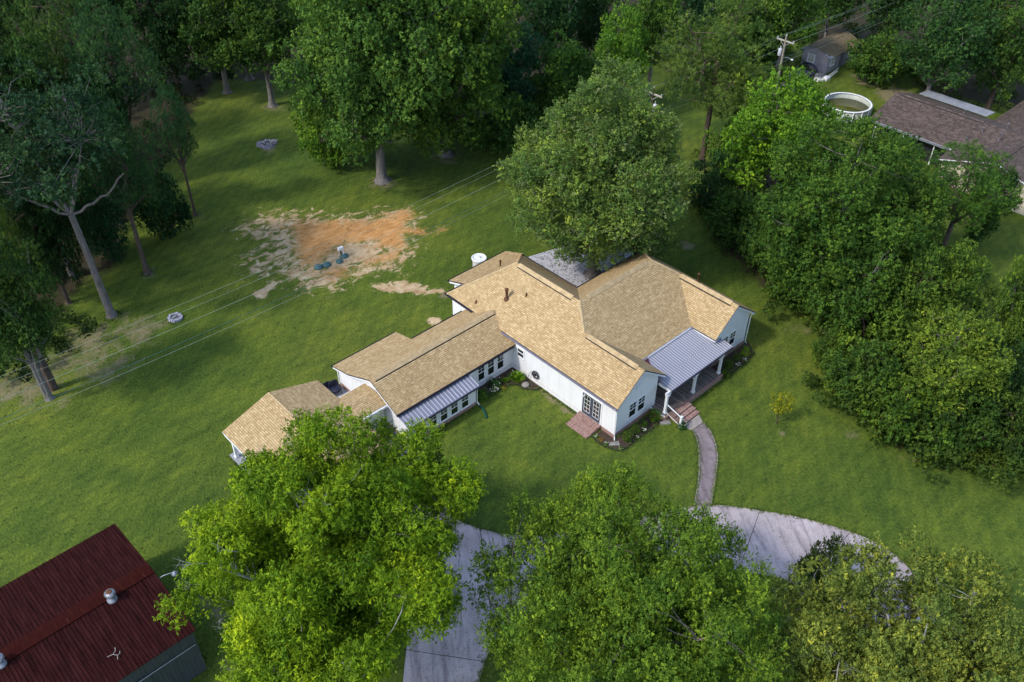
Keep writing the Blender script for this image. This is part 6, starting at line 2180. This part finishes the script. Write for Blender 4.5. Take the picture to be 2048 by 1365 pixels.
lawn_q = [gp(px, py)[:2] for px, py in zip(rg.uniform(0, 1500, 2600), rg.uniform(420, 1365, 2600))] + [gp(px, py)[:2] for px, py in zip(rg.uniform(1420, 2040, 700), rg.uniform(700, 1120, 700))] + [gp(px, py)[:2] for px, py in zip(rg.uniform(400, 1000, 500), rg.uniform(200, 420, 500))]
lawn_q = np.array(lawn_q)


def blocked(q):
    b = np.zeros(len(q), bool)
    for x0, y0, x1, y1 in ((38.6, 29.5, 55, 50.2), (27, 39.1, 38.7, 48.4), (16.7, 37.6, 27.2, 49.1), (-8, 33, 7.3, 43.2), (42.7, 26.7, 50.1, 32), (37, 30.8, 38.7, 33.0), (45.8, 41, 58, 51)):
        b |= (q[:, 0] > x0) & (q[:, 0] < x1) & (q[:, 1] > y0) & (q[:, 1] < y1)
    b |= sdf(q, dpts) > .02
    return b


TP.append(lawn_q[~blocked(lawn_q)])
TP = np.concatenate(TP)
nb_ = 7
base = np.repeat(TP, nb_, 0) + rg.normal(0, .035, (len(TP) * nb_, 2))
m_ = len(base)
th = rg.uniform(0, 6.28, m_)
hh_ = rg.uniform(.04, .11, m_)
ln_ = rg.uniform(.03, .12, m_)
tip = np.stack([base[:, 0] + ln_ * np.cos(th), base[:, 1] + ln_ * np.sin(th), hh_], 1)
b3 = np.column_stack([base, np.full(m_, .0)])
sd_ = np.stack([-np.sin(th), np.cos(th), np.zeros(m_)], 1) * .014
V = np.stack([b3 - sd_, b3 + sd_, tip + sd_ * .6, tip - sd_ * .6], 1).reshape(-1, 3)
me = mesh_np('grass_tufts', V, np.arange(m_ * 4).reshape(m_, 4), {'tint': np.repeat(np.clip(np.repeat(rg.normal(.45, .2, len(TP)), nb_) + rg.normal(0, .1, m_), 0, 1), 4)})
me.materials.append(M['leaf'])
o = D.objects.new('grass_tufts', me)
COL.objects.link(o)
o.color = (.11, .165, .03, 1)
tag(o, 'tufts of longer grass along the edges and across the lawn', None, None, 'stuff')
LP = []
for (px, py, r, n) in ((1246, 1230, 6.5, 900), (668, 1116, 6.5, 700), (1850, 1330, 6, 600), (1165, 560, 5.5, 700), (765, 362, 5, 300), (893, 310, 5, 300), (224, 632, 5, 400), (1000, 1300, 6, 300), (1600, 1100, 7, 350), (1650, 700, 5, 300), (900, 1250, 5, 200)):
    c = gp(px, py)
    LP.append(np.stack([rg.normal(c[0], r * .6, n), rg.normal(c[1], r * .6, n)], 1))
LP = np.concatenate(LP)
bl = np.zeros(len(LP), bool)
for x0, y0, x1, y1 in ((38, 29.2, 55.5, 42), (38.4, 41, 47.1, 50.2), (26.7, 39, 38.7, 48.5), (16.6, 37.5, 27.2, 49.1), (-8, 33, 7.3, 43.2)):
    bl |= (LP[:, 0] > x0) & (LP[:, 0] < x1) & (LP[:, 1] > y0) & (LP[:, 1] < y1)
LP = LP[~bl]
zc_ = np.where(sdf(LP, dpts) > -.05, .045, .055)
C_ = np.column_stack([LP, zc_])
V, Fq = leaves(rg, C_, unit(np.array([[0, 0, 1.0]]) + rg.normal(size=(len(LP), 3)) * .15), .10, .06)
V[:, 2] = np.maximum(V[:, 2], .036)
me = mesh_np('leaf_litter', V, Fq, {'tint': np.repeat(np.clip(rg.normal(.5, .25, len(LP)), 0, 1), 4)})
me.materials.append(M['leaf'])
o = D.objects.new('leaf_litter', me)
COL.objects.link(o)
o.color = (.16, .11, .045, 1)
tag(o, 'fallen leaves scattered under the trees and over the driveway', None, None, 'stuff')
